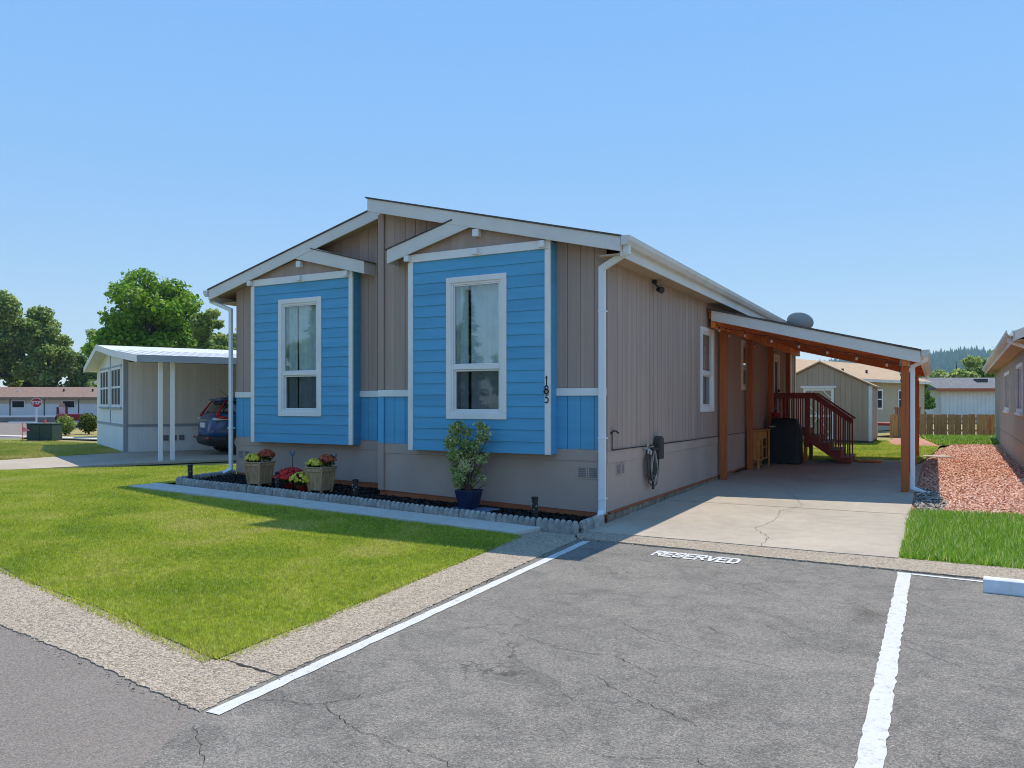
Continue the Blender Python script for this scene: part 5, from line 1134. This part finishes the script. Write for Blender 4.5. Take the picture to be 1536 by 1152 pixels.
for k in (1, 3): wdw = MB().box((.4 + k * 2.3, -.05, 1.0), (1.5 + k * 2.3, -.021, 1.6)).build('window', DKGLASS, bb); MB().ring(.35 + k * 2.3, 1.55 + k * 2.3, .95, 1.65, .06, -.07, -.051).build('frame', SIGNWH, wdw)
for k, u in enumerate((2.4, 6.6, 9.3)): MB().tube([(u, 1.4, 2.3), (u, 1.4, 2.75)], .08, 8).build('roof_vent', SIGNWH if k == 0 else DGREY, bb)
for k in range(3):
    st2 = tag(MB().box((0, 0, 0), (1.9, .16, .12)).build('parking_block', SIGNWH, bevel=.02), ('white kerb block left of the stop sign', 'white kerb block behind the stop sign', 'white kerb block before the notice board')[k], 'kerb block'); st2.location = (-56.6 + k * 3.0, 19.4 + k * 1.55, .175); st2.rotation_euler = (0, 0, ang)
sb = empty('blue_shed', (-29.6, 11.4, .2), NR, 'small pale blue building with metal awning behind the white house', 'building')
MB().box((0, 1.2, 0), (3, 4, 2.3)).build('wall', PALEW, sb); MB().prism([(-.6, 2.32), (3.2, 2.55), (3.2, 2.65), (-.6, 2.42)], .4, 4.2, 'y').build('roof', METALR, sb); MB().box((-.05, .5, 0), (.05, .6, 2.35)).build('post', NAVY, sb)

# ================================================================== BACKGROUND RIGHT
shd = empty('garden_shed', (-.05, 23.0, .05), 0, 'tan wooden garden shed with white trimmed double door', 'shed')
HW, SD = 1.88, 3.1; rz_ = lambda x: 3.22 - .50 * abs(x)
sb_ = MB().box((-HW, .02, .12), (HW, SD, 2.25)); sb_.prism([(-HW, 2.25), (HW, 2.25), (0, 3.17)], .02, SD, 'y'); swl = sb_.build('wall', TANW, shd)
x = -HW
while x < HW - .05:
    x1 = min(x + .203, HW) - .008; poly = [(x, .12), (x1, .12), (x1, rz_(x1) - .04)] + ([(0, rz_(0) - .04)] if x < 0 < x1 else []) + [(x, rz_(x) - .04)]; MB().prism(poly, .0, .02, 'y').build('siding_board', TANW, swl); x += .203
y = .0
while y < SD: MB().box((HW, y, .12), (HW + .018, min(y + .195, SD), 2.24)).build('siding_board', TANW, swl); y += .203
MB().box((HW - .11, -.02, .1), (HW + .03, -.001, 2.26)).build('corner_trim', WHITE, shd); MB().box((HW + .0185, -.02, .1), (HW + .035, .10, 2.22)).build('corner_trim', WHITE, shd); MB().box((HW + .0185, SD - .1, .1), (HW + .035, SD + .01, 2.22)).build('corner_trim', WHITE, shd)
srf = MB(); srf.prism([(-HW - .12, rz_(HW + .12) - .02), (0, 3.20), (HW + .12, rz_(HW + .12) - .02), (HW + .12, rz_(HW + .12) + .04), (0, 3.26), (-HW - .12, rz_(HW + .12) + .04)], -.10, SD + .1, 'y'); srf.build('roof', TANROOF, shd)
for s_ in (-1, 1): MB().bar((s_ * 1.92, 0, 0), (s_ * .3, 0, 0), .02, .01).v
MB().box((-HW, -.01, -.02), (HW, SD, .115)).build('skid', BARK, shd)
dr = MB().ring(-.62, .52, .16, 2.18, .10, -.03, -.001).build('door', WHITE, shd); MB().box((-.72, -.06, 2.181), (.62, -.001, 2.27)).build('head', WHITE, dr)
for s_ in (-1, 1): MB().bar((-.05 + s_ * .46, -.016, 1.78), (-.05 + s_ * .20, -.016, 2.06), .03, .07, (0, 1, 0)).build('brace', WHITE, dr); MB().bar((-.05 + s_ * .46, -.016, .30), (-.05, -.016, 1.05), .03, .07, (0, 1, 0)).build('brace', WHITE, dr); MB().bar((-.05 + s_ * .46, -.018, 1.6), (-.05, -.018, 1.08), .03, .07, (0, 1, 0)).build('brace', WHITE, dr)
MB().box((-.519, -.034, 1.02), (.419, -.004, 1.12)).build('rail', WHITE, dr)

hA, hB = Vector((-2.6, 28.9)), Vector((3.9, 46.9)); hd = hB - hA; ha = math.atan2(hd.y, hd.x); HL = hd.length
bh = empty('beige_house', (hA.x, hA.y, 0), ha, 'beige house with tan shingle roof behind the garden shed', 'house')
MB().box((-4, .4, 0), (HL - .4, 7.6, 2.9)).build('wall', BEIGE, bh); MB().prism([(0, 2.86), (4, 4.15), (8, 2.86), (8, 2.96), (4, 4.27), (0, 2.98)], -4.4, HL, 'x').build('roof', TANROOF, bh); MB().box((-4.4, -.06, 2.82), (HL + .02, -.001, 2.99)).build('gutter', GUTTER, bh)
for u in (9.5, 12.6): MB().tube([(u, 1.4, 3.25), (u, 1.4, 3.62)], .07, 8).build('roof_vent', DGREY, bh)
for u in (10.9, 14.6):
    w = MB().ring(u, u + 1.5, 1.25, 2.45, .10, .35, .399).build('window', WHITE, bh); MB().box((u + .1, .38, 1.35), (u + 1.4, .395, 2.35)).build('pane', GLASS if 0 else DKGLASS, w); MB().box((u + .1, .36, 1.82), (u + 1.4, .379, 1.88)).build('meeting_rail', WHITE, w)
dk = empty('back_deck', (2.05, 33.2, .03), R(70), 'reddish wooden back deck with railing behind the shed', 'deck'); MB().box((-1.4, -.8, .50), (1.6, .8, .62)).build('deck_floor', DECKRED, dk); MB().box((-1.4, -.84, 1.30), (1.6, -.74, 1.40)).build('handrail', REDWOOD, dk); MB().box((-1.4, -.80, 0), (1.6, -.76, .50)).build('skirt', DECKRED, dk)
for k in range(16): MB().box((-1.36 + k * .19, -.81, .62), (-1.30 + k * .19, -.77, 1.30)).build('baluster', REDWOOD, dk)

f0, f1 = Vector((2.2, 30.3)), Vector((6.7, 32.7)); fd = f1 - f0; fa_ = math.atan2(fd.y, fd.x); FL = fd.length
fe = empty('board_fence', (f0.x, f0.y, 0), fa_, 'brown wooden board fence closing the side yard', 'fence')
for k in range(int(FL / .33)):
    h_ = 1.10 + random.uniform(-.015, .015); MB().box((k * .33, -.012 + .04 * (k % 2), .06), (k * .33 + .29, .008 + .04 * (k % 2), h_)).build('picket', FENCEW, fe)
for z in (.3, .85): MB().box((0, .0485, z), (FL, .09, z + .09)).build('rail', FENCEW, fe)
for k in range(3): MB().box((k * 2.3, .091, 0), (k * 2.3 + .09, .18, 1.08)).build('post', FENCEW, fe)

wg = empty('white_garage', (4.2, 60.6, 0), R(28), 'white garage with grey shingle roof beyond the fence', 'garage')
wgw = MB().box((.5, .5, 0), (9, 6, 2.75)).build('wall', PALEW, wg)
for k in range(26): MB().box((.52 + k * .32, .47, 0), (.82 + k * .32, .5, 2.7)).build('siding_board', PALEW, wgw)
MB().prism([(0, 2.78), (3.2, 3.75), (6.5, 2.78), (6.5, 2.66), (0, 2.66)], -.1, 9.5, 'x').build('roof', GREYROOF, wg); MB().box((-.12, -.06, 2.55), (9.5, -.001, 2.80)).build('fascia', REDWOOD, wg); MB().box((4.2, 1.9, 3.35), (5.1, 2.4, 3.62)).build('roof_vent', DGREY, wg)
ws_ = empty('small_shelter', (3.4, 67.0, 0), R(28), 'little white shelter with grey roof and dark posts', 'shelter'); MB().box((0, .8, 0), (2.8, 2.5, 1.55)).build('wall', PALEW, ws_); MB().prism([(-.3, 1.58), (1.5, 2.25), (3.2, 1.62), (3.2, 1.52), (-.3, 1.48)], -.2, 3, 'y').build('roof', GREYROOF, ws_)
for k in range(4): MB().box((.1 + k * .8, 0, 0), (.18 + k * .8, .08, 1.5)).build('post', NAVY, ws_)

rh = empty('next_house', (5.75, 9.2, 0), R(-1.45), 'greige house with white framed windows beside the bark chip strip', 'house')
hs = [(2.7, 4.9, 1.4, 2.62), (8.4, 11.4, 1.4, 2.62)]
rw = MB()
for a, b, c, d_ in rect_minus((0, 20, -.15, 2.95), [(s[0] + .08, s[1] - .08, s[2] + .08, s[3] - .08) for s in hs]): rw.box((0, a, c), (.12, b, d_))
rw.box((.12, 0, -.15), (8, .12, 2.95)); rw.box((.12, 19.88, -.15), (8, 20, 2.95)); rw.prism([(0, 2.95), (8, 2.95), (4, 4.55)], .0, .12, 'y')
rw.build('wall', GREYH, rh); MB().box((.13, .13, 0), (7.9, 19.8, .02)).build('floor', ROOMM, rh); MB().box((.6, .13, .02), (.65, 19.8, 2.9)).build('partition', ROOMM, rh)
MB().box((-.015, .05, .62), (-.0005, 20, .68)).build('skirt_line', GREYH, rh)
for s in hs:
    fn = lambda u, n_, z: (-n_, u, z); w = MB(fn).ring(s[0], s[1], s[2], s[3], .10, -.05, .03).build('window', WHITE, rh); MB(fn).box((s[0] + .1, -.03, s[2] + .1), (s[1] - .1, -.02, s[3] - .1)).build('pane', DKGLASS, w); MB(fn).box(((s[0] + s[1]) / 2 - .05, -.03, s[2] + .1), ((s[0] + s[1]) / 2 + .05, .02, s[3] - .1)).build('mullion', WHITE, w); MB(fn).box((s[0] - .06, -.01, s[2] - .07), (s[1] + .06, .06, s[2] - .001)).build('sill', WHITE, w)
rr = MB().prism([(-.32, 3.10), (4, 4.83), (8.3, 3.10), (8.3, 2.98), (4, 4.70), (-.32, 2.96)], -.35, 20.6, 'y').build('roof', SHINGLE, rh)
MB().box((-.345, -.35, 2.92), (-.321, 20.6, 3.13)).build('fascia', FASCIA, rr); MB().prism([(-.32, 3.13), (4, 4.86), (4, 4.66), (-.32, 2.93)], -.375, -.351, 'y').build('fascia', FASCIA, rr)
MB().box((-.32, -.34, 2.925), (0, 20.5, 2.945)).build('soffit', SOFFIT, rr); MB().prism([(-.346 - p[0], 3.02 + p[1]) for p in kp], -.36, 20.6, 'y').build('gutter', GUTTER, rr)
dsx = downspout([(-.40, .15, 3.02), (-.40, .15, 2.95), (-.06, .05, 2.78), (-.06, .05, .1)], .07, .06, DSP, rh)

# ================================================================== HAZE
hz_ = MB().box((-2150, -2150, -3), (2150, 2150, 190)).build('haze', None); tag(hz_, 'thin bluish air haze over the whole place', 'haze', kind='stuff')
hmtl = bpy.data.materials.new('haze_air'); hmtl.use_nodes = True; hn = hmtl.node_tree.nodes; hn.clear(); ho_ = hn.new('ShaderNodeOutputMaterial'); pv = hn.new('ShaderNodeVolumePrincipled')
pv.inputs['Color'].default_value = (.52, .80, 1.0, 1); pv.inputs['Density'].default_value = .00026; pv.inputs['Anisotropy'].default_value = .2
hmtl.node_tree.links.new(pv.outputs[0], ho_.inputs['Volume']); hz_.data.materials.append(hmtl)
